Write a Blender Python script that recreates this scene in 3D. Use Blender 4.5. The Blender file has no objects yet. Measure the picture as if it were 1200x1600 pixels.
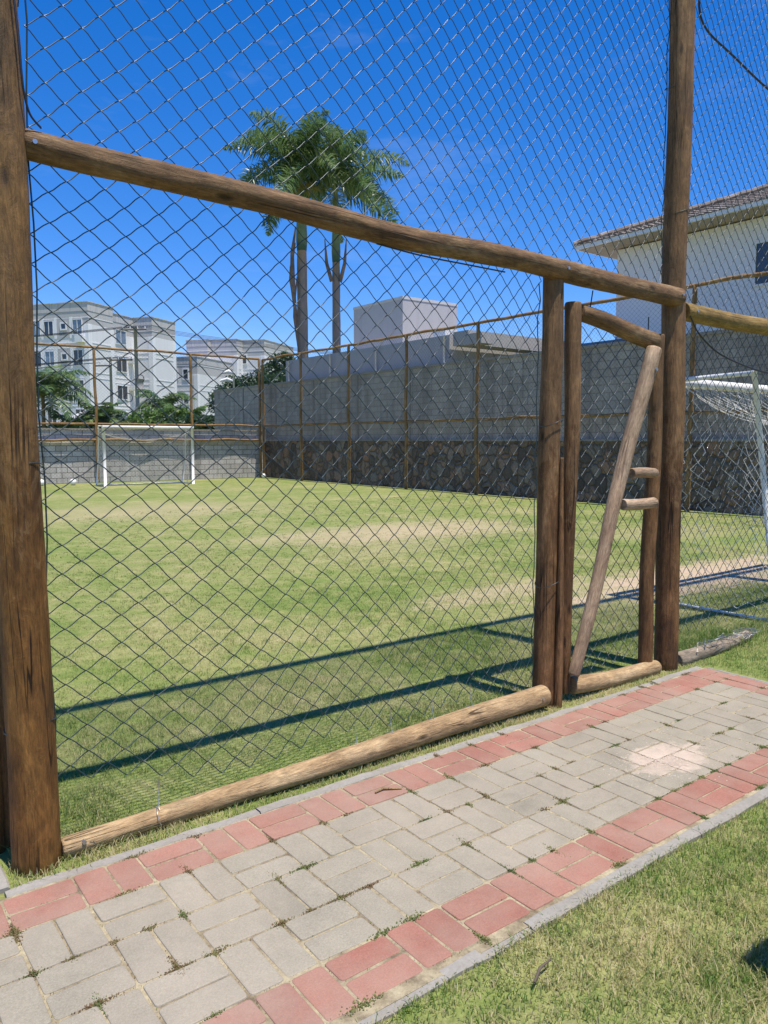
import bpy, math, random
import numpy as np
from mathutils import Vector, Matrix, noise as mnoise
PI = math.pi
R = math.radians
sc = bpy.context.scene
COL = sc.collection

# ------------------------------------------------------------------ camera, sky, sun, exposure
cam = bpy.data.objects.new('camera', bpy.data.cameras.new('camera'))
COL.objects.link(cam)
cam.location = (0, 0, 1.6)
cam.rotation_euler = (R(90 - 5.33), 0, -math.atan2(.607, .794))
cam.data.sensor_fit = 'VERTICAL'
cam.data.sensor_height = 36
cam.data.lens = 27.0
cam.data.clip_start = .05
cam.data.clip_end = 3000
sc.camera = cam

SUN = Vector((.033, -.285, 1)).normalized()
world = bpy.data.worlds.new('World')
sc.world = world
world.use_nodes = True
wn = world.node_tree.nodes
wl = world.node_tree.links
bg = wn['Background']
sky = wn.new('ShaderNodeTexSky')
sky.sky_type = 'NISHITA'
sky.sun_disc = False
sky.sun_elevation = math.asin(SUN.z)
sky.sun_rotation = math.atan2(SUN.x, SUN.y)
sky.air_density = 1.0
sky.dust_density = 0.1
sky.ozone_density = 3.0
sky.altitude = 0
hsv = wn.new('ShaderNodeHueSaturation')
hsv.inputs['Saturation'].default_value = 1.42
wl.new(sky.outputs[0], hsv.inputs['Color'])
tint = wn.new('ShaderNodeMixRGB')
tint.blend_type = 'MULTIPLY'
tint.inputs[0].default_value = 1
tint.inputs[2].default_value = (.95, .95, 1.27, 1)
wl.new(hsv.outputs[0], tint.inputs[1])
# a few very thin wisps of cirrus, laid out in sky direction
tc = wn.new('ShaderNodeTexCoord')
mp = wn.new('ShaderNodeMapping')
mp.inputs['Scale'].default_value = (2.2, 2.2, 9)
nz = wn.new('ShaderNodeTexNoise')
nz.inputs['Scale'].default_value = 1.6
nz.inputs['Detail'].default_value = 7
nz.inputs['Roughness'].default_value = .62
cr = wn.new('ShaderNodeValToRGB')
cr.color_ramp.elements[0].position = .56
cr.color_ramp.elements[0].color = (0, 0, 0, 1)
cr.color_ramp.elements[1].position = .85
cr.color_ramp.elements[1].color = (.13, .13, .13, 1)
mx = wn.new('ShaderNodeMixRGB')
mx.inputs[2].default_value = (7, 7.6, 8.4, 1)
wl.new(tc.outputs['Generated'], mp.inputs[0])
wl.new(mp.outputs[0], nz.inputs[0])
wl.new(nz.outputs[0], cr.inputs[0])
wl.new(cr.outputs[0], mx.inputs[0])
wl.new(tint.outputs[0], mx.inputs[1])
wl.new(mx.outputs[0], bg.inputs[0])
bg.inputs[1].default_value = 0.105

sl = bpy.data.lights.new('sun', 'SUN')
sl.energy = 4.5
sl.angle = R(.6)
sl.color = (1, .94, .84)
so = bpy.data.objects.new('sun', sl)
COL.objects.link(so)
so.rotation_euler = SUN.to_track_quat('Z', 'Y').to_euler()
so.location = (0, -20, 30)

sc.view_settings.view_transform = 'Standard'
sc.view_settings.look = 'None'
sc.view_settings.exposure = 0.45
sc.view_settings.gamma = 1
sc.cycles.max_bounces = 6
sc.cycles.transparent_max_bounces = 8

rng = np.random.default_rng(7)
random.seed(7)

# ------------------------------------------------------------------ helpers: objects
def tag(o, label=None, cat=None, group=None, kind=None):
    if label: o['label'] = label
    if cat: o['category'] = cat
    if group: o['group'] = group
    if kind: o['kind'] = kind
    return o

def thing(name, loc, label, cat, group=None):
    o = bpy.data.objects.new(name, None)
    o.empty_display_size = .2
    COL.objects.link(o)
    o.location = loc
    return tag(o, label, cat, group)

def origin(parent):
    p = Vector((0, 0, 0))
    while parent is not None:
        p += parent.location
        parent = parent.parent
    return p

def npmesh(name, V, F, mat, parent=None, smooth=False, mi=None, attrs=None):
    """V (n,3) world coordinates, F list of faces or int array (m,3|4)"""
    me = bpy.data.meshes.new(name)
    V = np.asarray(V, dtype=np.float32)
    off = origin(parent)
    V = V - np.array(off, dtype=np.float32)
    if isinstance(F, np.ndarray):
        m, k = F.shape
        me.vertices.add(len(V)); me.vertices.foreach_set('co', V.ravel())
        me.loops.add(m * k); me.loops.foreach_set('vertex_index', F.astype(np.int32).ravel())
        me.polygons.add(m); me.polygons.foreach_set('loop_start', np.arange(0, m * k, k, dtype=np.int32))
        try: me.polygons.foreach_set('loop_total', np.full(m, k, dtype=np.int32))
        except Exception: pass
        me.update(calc_edges=True)
    else:
        me.from_pydata(V.tolist(), [], F)
    mats = mat if isinstance(mat, (list, tuple)) else [mat]
    for q in mats: me.materials.append(q)
    if mi is not None: me.polygons.foreach_set('material_index', np.asarray(mi, dtype=np.int32))
    if smooth: me.polygons.foreach_set('use_smooth', np.ones(len(me.polygons), dtype=bool))
    if attrs:
        for an, av in attrs.items():
            a = me.attributes.new(an, 'FLOAT', 'POINT')
            a.data.foreach_set('value', np.asarray(av, dtype=np.float32))
    me.update()
    o = bpy.data.objects.new(name, me)
    COL.objects.link(o)
    if parent is not None: o.parent = parent
    return o

class MB:
    """collects pieces into one mesh"""
    def __init__(s): s.v = []; s.f = []; s.m = []
    def add(s, V, F, m=0):
        b = len(s.v)
        s.v += [tuple(p) for p in V]
        s.f += [tuple(i + b for i in q) for q in F]
        s.m += [m] * len(F)
        return s
    def box(s, x0, x1, y0, y1, z0, z1, m=0, fr=None):
        P = [(x0, y0, z0), (x1, y0, z0), (x1, y1, z0), (x0, y1, z0), (x0, y0, z1), (x1, y0, z1), (x1, y1, z1), (x0, y1, z1)]
        if fr: P = [fr(*p) for p in P]
        return s.add(P, [(0, 3, 2, 1), (4, 5, 6, 7), (0, 1, 5, 4), (1, 2, 6, 5), (2, 3, 7, 6), (3, 0, 4, 7)], m)
    def prism(s, poly, z0, z1, m=0, fr=None):
        n = len(poly)
        P = [(x, y, z0) for x, y in poly] + [(x, y, z1) for x, y in poly]
        if fr: P = [fr(*p) for p in P]
        F = [tuple(range(n))[::-1], tuple(range(n, 2 * n))] + [(i, (i + 1) % n, (i + 1) % n + n, i + n) for i in range(n)]
        return s.add(P, F, m)
    def tube(s, pts, r, n=8, m=0, cap=True):
        pts = [Vector(p) for p in pts]
        rr = r if isinstance(r, (list, tuple)) else [r] * len(pts)
        V = []; F = []
        up = Vector((0, 0, 1)); t0 = (pts[1] - pts[0]).normalized()
        if abs(t0.z) > .9: up = Vector((1, 0, 0))
        for i, p in enumerate(pts):
            t = (pts[min(i + 1, len(pts) - 1)] - pts[max(i - 1, 0)]).normalized()
            a = t.cross(up).normalized(); b = a.cross(t)
            for k in range(n):
                q = 2 * PI * k / n
                V.append(p + (a * math.cos(q) + b * math.sin(q)) * rr[i])
        for i in range(len(pts) - 1):
            for k in range(n):
                k2 = (k + 1) % n
                F.append((i * n + k, i * n + k2, (i + 1) * n + k2, (i + 1) * n + k))
        if cap:
            F.append(tuple(range(n))); F.append(tuple(range((len(pts) - 1) * n, len(pts) * n))[::-1])
        return s.add(V, F, m)
    def build(s, name, mat, parent=None, smooth=False):
        return npmesh(name, s.v, s.f, mat, parent, smooth, s.m)

def c2w(X, Y):
    """camera-level frame (right, forward) to world"""
    return .794 * X + .607 * Y, -.607 * X + .794 * Y

# ------------------------------------------------------------------ helpers: materials
class NT:
    def __init__(s, name):
        s.mat = bpy.data.materials.new(name); s.mat.use_nodes = True
        s.t = s.mat.node_tree; s.n = s.t.nodes; s.l = s.t.links
        s.b = s.n['Principled BSDF']
    def link(s, a, b): s.l.new(a, b)
    def coord(s, kind='Object', scale=(1, 1, 1), rot=(0, 0, 0), loc=(0, 0, 0)):
        if kind == 'World':
            g = s.n.new('ShaderNodeNewGeometry'); src = g.outputs['Position']
        else:
            g = s.n.new('ShaderNodeTexCoord'); src = g.outputs[kind]
        m = s.n.new('ShaderNodeMapping')
        m.inputs['Scale'].default_value = scale; m.inputs['Rotation'].default_value = rot; m.inputs['Location'].default_value = loc
        s.link(src, m.inputs[0]); return m.outputs[0]
    def noise(s, co, scale, detail=5, rough=.6, dist=0.0):
        x = s.n.new('ShaderNodeTexNoise'); s.link(co, x.inputs['Vector'])
        x.inputs['Scale'].default_value = scale; x.inputs['Detail'].default_value = detail
        x.inputs['Roughness'].default_value = rough; x.inputs['Distortion'].default_value = dist
        return x.outputs[0]
    def vor(s, co, scale, feature='F1', out='Distance', rand=1.0):
        x = s.n.new('ShaderNodeTexVoronoi'); x.feature = feature; s.link(co, x.inputs['Vector'])
        x.inputs['Scale'].default_value = scale
        x.inputs['Randomness'].default_value = rand
        return x.outputs[out]
    def ramp(s, fac, stops):
        x = s.n.new('ShaderNodeValToRGB'); s.link(fac, x.inputs[0]); e = x.color_ramp.elements
        while len(e) < len(stops): e.new(.5)
        for el, (p, c) in zip(e, stops):
            el.position = p
            el.color = (c, c, c, 1) if isinstance(c, (int, float)) else (*c, 1)
        return x.outputs[0]
    def mix(s, fac, a, b, mode='MIX'):
        x = s.n.new('ShaderNodeMixRGB'); x.blend_type = mode
        for i, q in enumerate((fac, a, b)):
            if isinstance(q, (int, float)): x.inputs[i].default_value = q if i == 0 else (q, q, q, 1)
            elif isinstance(q, tuple): x.inputs[i].default_value = (*q, 1)
            else: s.link(q, x.inputs[i])
        return x.outputs[0]
    def math(s, op, a, b=0.0, clamp=False):
        x = s.n.new('ShaderNodeMath'); x.operation = op; x.use_clamp = clamp
        for i, q in enumerate((a, b)):
            if isinstance(q, (int, float)): x.inputs[i].default_value = q
            else: s.link(q, x.inputs[i])
        return x.outputs[0]
    def bump(s, h, strength=.3, dist=.01, prev=None):
        x = s.n.new('ShaderNodeBump'); x.inputs['Strength'].default_value = strength; x.inputs['Distance'].default_value = dist
        s.link(h, x.inputs['Height'])
        if prev is not None: s.link(prev, x.inputs['Normal'])
        return x.outputs[0]
    def attr(s, name, out='Fac'):
        x = s.n.new('ShaderNodeAttribute'); x.attribute_name = name; return x.outputs[out]
    def rand(s):
        x = s.n.new('ShaderNodeObjectInfo'); return x.outputs['Random']
    def done(s, col=None, rough=.8, normal=None, metal=0.0, spec=None):
        if col is not None:
            if isinstance(col, tuple): s.b.inputs['Base Color'].default_value = (*col, 1)
            else: s.link(col, s.b.inputs['Base Color'])
        if isinstance(rough, (int, float)): s.b.inputs['Roughness'].default_value = rough
        else: s.link(rough, s.b.inputs['Roughness'])
        s.b.inputs['Metallic'].default_value = metal
        if spec is not None: s.b.inputs['Specular IOR Level'].default_value = spec
        if normal is not None: s.link(normal, s.b.inputs['Normal'])
        return s.mat

def wood(name, dark, mid, light, rough=.6, crack=1.0, spots=1.0, tan=0.0):
    t = NT(name)
    rnd = t.rand()
    comb = t.n.new('ShaderNodeCombineXYZ')
    t.link(t.math('MULTIPLY', rnd, 37.0), comb.inputs[0]); t.link(t.math('MULTIPLY', rnd, 11.0), comb.inputs[2])
    def off(scale):
        c = t.coord('Object', scale)
        a = t.n.new('ShaderNodeVectorMath'); a.operation = 'ADD'
        t.link(c, a.inputs[0]); t.link(comb.outputs[0], a.inputs[1]); return a.outputs[0]
    big = t.noise(off((5, 5, 1.6)), 1.4, 5, .65, .6)
    grain = t.noise(off((34, 34, 3.6)), 1.0, 8, .72, .9)
    mott = t.noise(off((11, 11, 6)), 1.4, 9, .78, .6)
    fine = t.noise(off((130, 130, 16)), 1.2, 5, .7)
    base = t.ramp(big, [(.25, dark), (.5, mid), (.75, light)])
    if tan:
        sz = t.n.new('ShaderNodeSeparateXYZ'); t.link(t.coord('World'), sz.inputs[0])
        hz = t.math('ADD', t.math('MULTIPLY', sz.outputs[2], .3), t.math('MULTIPLY', mott, 1.1))
        base = t.mix(t.ramp(hz, [(.95, 0.0), (1.75, tan)]), base, (.36, .26, .14))
    g = t.ramp(grain, [(.32, .42), (.5, .9), (.68, 1.25)])
    c = t.mix(.6, base, g, 'MULTIPLY')
    c = t.mix(.6, c, t.ramp(mott, [(.32, .38), (.5, .95), (.68, 1.5)]), 'MULTIPLY')
    c = t.mix(.6, c, t.ramp(fine, [(.35, .5), (.65, 1.4)]), 'MULTIPLY')
    kn = t.vor(off((7, 7, 2.6)), 1.1)
    knm = t.ramp(kn, [(.05, 0.0), (.13, 1.0)])
    c = t.mix(1.0, c, t.mix(spots, (1, 1, 1), t.ramp(kn, [(.05, .3), (.14, 1.0)])), 'MULTIPLY')
    ck = t.noise(off((22, 22, .55)), 1.0, 2, .5, .4)
    ckm = t.ramp(t.math('ABSOLUTE', t.math('SUBTRACT', ck, .5)), [(.0, 0.0), (.008, .15), (.016, 1.0)])
    gate = t.ramp(t.noise(off((3, 3, 1.1)), 1.3, 2), [(.5, 1.0), (.6, 0.0)])
    ckm2 = t.mix(gate, ckm, (1, 1, 1)) if crack else None
    if crack:
        c = t.mix(crack, c, t.mix(ckm2, tuple(x * .3 for x in dark), c))
    n = t.bump(grain, .7, .008); n = t.bump(mott, .6, .012, n); n = t.bump(fine, .4, .003, n)
    n = t.bump(knm, .4, .004, n)
    if crack: n = t.bump(ckm2, .8, .008, n)
    r = t.ramp(grain, [(.3, rough + .2), (.7, rough + .02)])
    return t.done(c, r, n, spec=.3)

M = {}
M['post'] = wood('stained_post', (.06, .03, .014), (.17, .082, .03), (.31, .165, .068), .6, tan=.15)
M['post_orange'] = wood('orange_stained_post', (.06, .03, .012), (.185, .084, .019), (.33, .165, .04), .55, tan=.15)
M['beam'] = wood('weathered_beam', (.09, .046, .02), (.19, .108, .048), (.35, .235, .12), .6)
M['beam_yellow'] = wood('yellowish_beam', (.16, .095, .025), (.3, .19, .055), (.42, .29, .1), .55)
M['log_raw'] = wood('bare_log', (.26, .16, .075), (.42, .28, .14), (.56, .41, .23), .7)
M['log_old'] = wood('old_grey_log', (.14, .11, .08), (.3, .24, .17), (.45, .38, .28), .8)
M['brace'] = wood('pale_reddish_brace', (.22, .13, .075), (.38, .26, .16), (.5, .37, .25), .6)
M['thin_post'] = wood('thin_orange_post', (.16, .085, .03), (.29, .165, .06), (.42, .26, .11), .6, crack=0)

def simple(name, col, rough=.6, var=.15, scale=6, bump=.15, metal=0.0, spec=None, kind='Object'):
    t = NT(name)
    n = t.noise(t.coord(kind), scale, 6, .65)
    c = t.mix(1.0, col, t.ramp(n, [(.3, 1 - var), (.7, 1 + var)]), 'MULTIPLY')
    return t.done(c, rough, t.bump(n, bump, .01), metal, spec)

def wire_mat(name, col, rough, metal):
    t = NT(name)
    n = t.noise(t.coord('Object'), 9, 3, .6)
    c = t.mix(1.0, col, t.ramp(n, [(.3, .7), (.7, 1.35)]), 'MULTIPLY')
    return t.done(c, t.ramp(n, [(.3, rough - .06), (.7, rough + .1)]), None, metal, .8)
M['wire'] = wire_mat('green_coated_wire', (.012, .03, .034), .4, 0.0)
M['wire_far'] = wire_mat('grey_green_wire', (.05, .06, .055), .35, .2)
M['galv'] = simple('galvanised_wire', (.55, .55, .54), .35, .2, 20, .1, .8)
M['cable'] = simple('dark_cable', (.02, .018, .03), .5, .1)
M['white_paint'] = simple('white_painted_steel', (.8, .78, .74), .6, .1, 8, .1)
M['net'] = simple('white_net_cord', (.72, .70, .64), .8, .15, 8, .1)
M['ball'] = simple('white_ball_skin', (.8, .8, .78), .45, .05, 8, .05)
M['steel'] = simple('bolt_steel', (.5, .5, .5), .35, .1, 20, .1, .9)

# ---- lawn: one colour field shared by the soil sheet and the blades
BARE = [(8.5, 4.85, 3.3, .8, 1.0), (6.0, 5.6, 1.6, .45, .55), (8.4, 10.5, 3.2, 1.6, .55), (7.2, 8.9, 1.6, .7, .22), (12.0, 7.6, 2.0, .9, .25), (6.5, 17, 3.5, 2.5, .35)]
def lawn_field(t):
    """returns (dryness 0..1, bare 0..1) sockets from world position"""
    w = t.coord('World')
    sep = t.n.new('ShaderNodeSeparateXYZ'); t.link(w, sep.inputs[0])
    xy = t.n.new('ShaderNodeCombineXYZ'); t.link(sep.outputs[0], xy.inputs[0]); t.link(sep.outputs[1], xy.inputs[1])
    w2 = xy.outputs[0]
    a = t.noise(w2, .55, 5, .62, .4)
    b = t.noise(w2, 3.2, 5, .65, .3)
    c = t.noise(w2, 17, 3, .6)
    s = t.math('ADD', t.math('MULTIPLY', a, .45), t.math('ADD', t.math('MULTIPLY', b, .38), t.math('MULTIPLY', c, .17)))
    bare = None
    for (cx, cy, rx, ry, k) in BARE:
        dx = t.math('DIVIDE', t.math('SUBTRACT', sep.outputs[0], cx), rx)
        dy = t.math('DIVIDE', t.math('SUBTRACT', sep.outputs[1], cy), ry)
        q = t.math('ADD', t.math('MULTIPLY', dx, dx), t.math('MULTIPLY', dy, dy))
        q = t.math('ADD', q, t.math('ADD', t.math('MULTIPLY', t.math('SUBTRACT', b, .5), 3.4), t.math('MULTIPLY', t.math('SUBTRACT', c, .5), 1.6)))
        q = t.math('MULTIPLY', t.ramp(q, [(.1, 1.0), (1.0, 0.0)]), k)
        bare = q if bare is None else t.math('MAXIMUM', bare, q)
    return s, bare, c

def lawn_ground():
    t = NT('lawn_soil')
    s, bare, c = lawn_field(t)
    s = t.math('ADD', s, t.math('ADD', t.math('MULTIPLY', bare, .12), .025))
    col = t.ramp(s, [(.34, (.12, .185, .035)), (.47, (.19, .235, .06)), (.58, (.28, .28, .105)), (.70, (.42, .37, .19))])
    w = t.coord('World', (1, 1, 1))
    st = t.noise(t.coord('World', (9, 60, 1)), 1.3, 5, .7)
    fine = t.noise(w, 70, 4, .7)
    mid = t.noise(w, 24, 4, .7)
    col = t.mix(.55, col, t.ramp(fine, [(.3, .55), (.7, 1.4)]), 'MULTIPLY')
    col = t.mix(.4, col, t.ramp(mid, [(.3, .6), (.7, 1.35)]), 'MULTIPLY')
    col = t.mix(.45, col, t.ramp(t.noise(w, 7, 6, .75), [(.3, .62), (.7, 1.35)]), 'MULTIPLY')
    dirt = t.mix(t.noise(w, 12, 5, .7), (.40, .29, .19), (.56, .44, .31))
    col = t.mix(bare, col, dirt)
    n = t.bump(t.math('ADD', fine, mid), .55, .02)
    return t.done(col, .9, n, spec=.2)
M['lawn'] = lawn_ground()

def blade_mat(name, straw):
    t = NT(name)
    s, bare, c = lawn_field(t)
    r = t.attr('rnd')
    s2 = t.math('ADD', s, t.math('MULTIPLY', t.math('SUBTRACT', r, .5), .30))
    s2 = t.math('ADD', s2, straw + .035)
    s2 = t.math('ADD', s2, t.math('MULTIPLY', t.attr('dry'), .14))
    col = t.ramp(s2, [(.32, (.09, .20, .03)), (.47, (.205, .30, .07)), (.58, (.42, .41, .17)), (.72, (.72, .61, .36))])
    m = t.done(col, .55, None, spec=.3)
    tr = t.n.new('ShaderNodeBsdfTranslucent'); t.link(col, tr.inputs[0])
    ms = t.n.new('ShaderNodeMixShader'); ms.inputs[0].default_value = .45
    t.link(t.b.outputs[0], ms.inputs[1]); t.link(tr.outputs[0], ms.inputs[2])
    t.link(ms.outputs[0], t.n['Material Output'].inputs[0])
    return m
M['blade'] = blade_mat('grass_blade', 0.0)

def concrete(name, c0, c1, rough=.85, scale=3, streak=.5, kind='World', stain=(.1, .1, .1)):
    t = NT(name)
    w = t.coord(kind)
    a = t.noise(w, scale, 7, .7)
    f = t.noise(w, 60, 4, .7)
    st = t.noise(t.coord(kind, (3, 3, .25)), 1.5, 5, .65)
    col = t.mix(a, c0, c1)
    col = t.mix(t.ramp(st, [(.5, 0.0), (.78, streak)]), col, stain)
    col = t.mix(.4, col, t.ramp(f, [(.3, .7), (.7, 1.25)]), 'MULTIPLY')
    n = t.bump(f, .3, .004); n = t.bump(a, .2, .01, n)
    return t.done(col, rough, n)
M['kerb'] = concrete('kerb_concrete', (.20, .18, .15), (.40, .37, .315), scale=9, streak=.6, stain=(.15, .12, .08))
M['dark_concrete'] = concrete('old_rendered_concrete', (.28, .245, .205), (.39, .345, .29), scale=1.4, streak=.5, stain=(.14, .13, .115))
M['grey_render'] = concrete('grey_render', (.40, .385, .38), (.47, .45, .44), scale=1.1, streak=.35, stain=(.24, .245, .25))
M['light_render'] = concrete('light_render', (.5, .49, .47), (.58, .57, .55), scale=.9, streak=.25, stain=(.4, .39, .37))
M['roof_slab'] = concrete('pebbly_slab', (.26, .25, .23), (.52, .5, .47), scale=18, streak=.3)

def paver_mat(name, c0, c1, speck):
    t = NT(name)
    w = t.coord('World')
    r = t.attr('rnd')
    a = t.noise(w, 5, 6, .7)
    f = t.noise(w, 160, 3, .7)
    v = t.vor(w, 130)
    col = t.mix(r, c0, c1)
    col = t.mix(.5, col, t.ramp(a, [(.3, .78), (.7, 1.2)]), 'MULTIPLY')
    col = t.mix(.5, col, t.ramp(f, [(.28, .6), (.72, 1.35)]), 'MULTIPLY')
    col = t.mix(t.ramp(v, [(.09, .55), (.16, 0.0)]), col, speck)
    col = t.mix(.6, col, t.ramp(t.noise(w, 2.6, 7, .75), [(.3, .68), (.5, 1.0), (.7, 1.18)]), 'MULTIPLY')
    dust = t.ramp(t.noise(w, 1.7, 6, .7), [(.36, 0.08), (.72, .55)])
    col = t.mix(dust, col, (.40, .33, .25))
    sx = t.n.new('ShaderNodeSeparateXYZ'); t.link(w, sx.inputs[0])
    q = t.math('ADD', t.math('POWER', t.math('DIVIDE', t.math('ABSOLUTE', t.math('SUBTRACT', sx.outputs[0], 3.37)), .27), 2.0), t.math('POWER', t.math('DIVIDE', t.math('ABSOLUTE', t.math('SUBTRACT', sx.outputs[1], 2.08)), .17), 2.0))
    q = t.math('ADD', q, t.math('MULTIPLY', t.math('SUBTRACT', t.noise(w, 9, 7, .78), .5), 3.2))
    col = t.mix(t.ramp(q, [(.1, .75), (.8, .4), (2.0, 0.0)]), col, (.62, .49, .38))
    n = t.bump(f, .45, .003); n = t.bump(a, .2, .006, n)
    return t.done(col, .88, n, spec=.25)
M['paver_grey'] = paver_mat('grey_paver', (.265, .238, .176), (.305, .274, .204), (.52, .48, .42))
M['paver_red'] = paver_mat('red_paver', (.275, .10, .07), (.335, .135, .095), (.45, .28, .21))
def bed_mat():
    t = NT('joint_sand'); w = t.coord('World')
    a = t.noise(w, 9, 5, .7); f = t.noise(w, 90, 3, .7)
    col = t.ramp(a, [(.33, (.16, .12, .07)), (.5, (.33, .27, .165)), (.68, (.46, .39, .24))])
    col = t.mix(.5, col, t.ramp(f, [(.3, .6), (.7, 1.3)]), 'MULTIPLY')
    return t.done(col, .95, t.bump(f, .6, .006))
M['bed'] = bed_mat()

def block_wall(name, c1, c2, mortar, bw=.39, bh=.2, kind='X'):
    t = NT(name)
    g = t.n.new('ShaderNodeNewGeometry'); sep = t.n.new('ShaderNodeSeparateXYZ'); t.link(g.outputs['Position'], sep.inputs[0])
    cb = t.n.new('ShaderNodeCombineXYZ')
    t.link(sep.outputs[0 if kind == 'X' else 1], cb.inputs[0]); t.link(sep.outputs[2], cb.inputs[1])
    br = t.n.new('ShaderNodeTexBrick'); t.link(cb.outputs[0], br.inputs[0])
    br.inputs['Color1'].default_value = (*c1, 1); br.inputs['Color2'].default_value = (*c2, 1); br.inputs['Mortar'].default_value = (*mortar, 1)
    br.inputs['Scale'].default_value = 1; br.inputs['Mortar Size'].default_value = .012; br.inputs['Mortar Smooth'].default_value = .3
    br.inputs['Bias'].default_value = 0; br.inputs['Brick Width'].default_value = bw; br.inputs['Row Height'].default_value = bh
    w = t.coord('World'); a = t.noise(w, 1.6, 6, .7); f = t.noise(w, 30, 4, .7)
    col = t.mix(.5, br.outputs[0], t.ramp(a, [(.3, .72), (.7, 1.22)]), 'MULTIPLY')
    stk = t.noise(t.coord('World', (2.2, 2.2, .16)), 1.6, 6, .7)
    col = t.mix(.75, col, t.ramp(stk, [(.35, .6), (.52, 1.0), (.7, 1.12)]), 'MULTIPLY')
    col = t.mix(.3, col, t.ramp(f, [(.3, .7), (.7, 1.2)]), 'MULTIPLY')
    n = t.bump(t.math('SUBTRACT', 1.0, br.outputs['Fac']), .7, .012); n = t.bump(f, .3, .004, n)
    return t.done(col, .9, n)
M['block'] = block_wall('pale_concrete_block', (.52, .48, .44), (.64, .60, .56), (.17, .155, .14))
M['block_dark'] = block_wall('old_concrete_block', (.37, .32, .265), (.45, .39, .32), (.27, .235, .20), kind='Y')

def stone():
    t = NT('rubble_stone')
    w = t.coord('World')
    nn = t.n.new('ShaderNodeTexNoise'); t.link(w, nn.inputs['Vector']); nn.inputs['Scale'].default_value = 3
    off = t.mix(.3, w, nn.outputs['Color'], 'ADD')
    e = t.vor(off, 3.1, 'DISTANCE_TO_EDGE')
    cc = t.vor(off, 3.1, 'F1', 'Color')
    sp = t.n.new('ShaderNodeSeparateColor'); t.link(cc, sp.inputs[0])
    col = t.ramp(sp.outputs[0], [(0, (.11, .08, .06)), (.35, (.22, .165, .115)), (.6, (.34, .19, .115)), (.8, (.30, .235, .17)), (1, (.19, .16, .13))])
    f = t.noise(w, 14, 6, .7)
    col = t.mix(.7, col, t.ramp(f, [(.3, .6), (.7, 1.4)]), 'MULTIPLY')
    col = t.mix(t.ramp(e, [(.01, .8), (.04, 0.0)]), col, (.09, .075, .06))
    n = t.bump(t.ramp(e, [(0, 0.0), (.12, 1.0)]), .9, .06); n = t.bump(f, .4, .02, n)
    return t.done(col, .9, n)
M['stone'] = stone()

def leaf_mat(name, c0, c1, c2, rough=.45):
    t = NT(name)
    r = t.attr('rnd')
    col = t.ramp(r, [(0, c0), (.5, c1), (1, c2)])
    m = t.done(col, rough, None, spec=.5)
    tr = t.n.new('ShaderNodeBsdfTranslucent'); t.link(col, tr.inputs[0])
    ms = t.n.new('ShaderNodeMixShader'); ms.inputs[0].default_value = .35
    t.link(t.b.outputs[0], ms.inputs[1]); t.link(tr.outputs[0], ms.inputs[2])
    t.link(ms.outputs[0], t.n['Material Output'].inputs[0])
    return m
M['palm_leaf'] = leaf_mat('palm_leaflet', (.045, .10, .03), (.11, .19, .06), (.30, .36, .15), .36)
M['palm_dry'] = leaf_mat('dry_palm_leaflet', (.24, .2, .04), (.36, .28, .06), (.45, .36, .12), .6)
M['leaf_dark'] = leaf_mat('dark_leaf', (.015, .04, .014), (.035, .08, .025), (.07, .13, .04))
M['leaf_light'] = leaf_mat('light_leaf', (.05, .11, .02), (.11, .2, .04), (.24, .32, .08))
M['weed'] = leaf_mat('weed_leaf', (.07, .13, .03), (.22, .24, .07), (.2, .12, .06), .7)
M['palm_trunk'] = concrete('palm_trunk_bark', (.20, .15, .105), (.34, .27, .20), scale=3.5, streak=.8, kind='Object', stain=(.14, .10, .07))
M['crownshaft'] = simple('green_crownshaft', (.13, .17, .06), .5, .35, 2)
M['sheath'] = simple('dry_sheath', (.19, .13, .085), .8, .4, 4)
M['bark'] = simple('bark', (.12, .09, .06), .9, .3, 8, .4)

# apartments
M['apt_white'] = concrete('apartment_pale_paint', (.76, .75, .74), (.82, .81, .8), scale=.5, streak=.2, stain=(.46, .45, .44))
M['apt_beige'] = concrete('apartment_beige_paint', (.70, .685, .67), (.76, .745, .73), scale=.5, streak=.2, stain=(.36, .35, .33))
M['apt_grey'] = concrete('apartment_grey_paint', (.46, .44, .42), (.52, .50, .48), scale=.6, streak=.3, stain=(.24, .24, .24))
M['parapet'] = concrete('stained_parapet', (.44, .42, .40), (.6, .57, .55), scale=1.6, streak=.8, stain=(.2, .2, .2))
M['frame_white'] = simple('window_frame_white', (.75, .75, .75), .5, .05)
M['glass'] = simple('dark_glass', (.035, .04, .05), .12, .3, .7, 0, spec=.8)
M['curtain'] = simple('pale_curtain_behind_glass', (.17, .23, .31), .25, .4, .9, 0, spec=.7)
M['ac'] = simple('ac_casing', (.7, .7, .68), .5, .1)
M['pole'] = concrete('pole_concrete', (.24, .23, .22), (.33, .32, .3), scale=3, kind='Object')
M['pipe'] = simple('white_pipe', (.68, .68, .66), .5, .1)
M['gutter'] = simple('white_gutter', (.72, .72, .71), .5, .12, 3)
M['house_wall'] = concrete('house_wall_paint', (.76, .74, .73), (.82, .80, .79), scale=.8, streak=.2, stain=(.64, .62, .6))
M['soffit'] = simple('house_soffit', (.4, .33, .25), .7, .15, 2)
def tiles():
    t = NT('roof_tiles'); w = t.coord('World')
    v = t.vor(w, 4.2, 'F1', 'Color'); sp = t.n.new('ShaderNodeSeparateColor'); t.link(v, sp.inputs[0])
    a = t.noise(w, 3, 6, .7)
    col = t.ramp(sp.outputs[0], [(0, (.14, .105, .08)), (.5, (.25, .19, .145)), (1, (.38, .31, .25))])
    col = t.mix(t.ramp(a, [(.45, 0.0), (.65, .85)]), col, (.13, .12, .105))
    return t.done(col, .85, t.bump(a, .4, .02))
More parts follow.
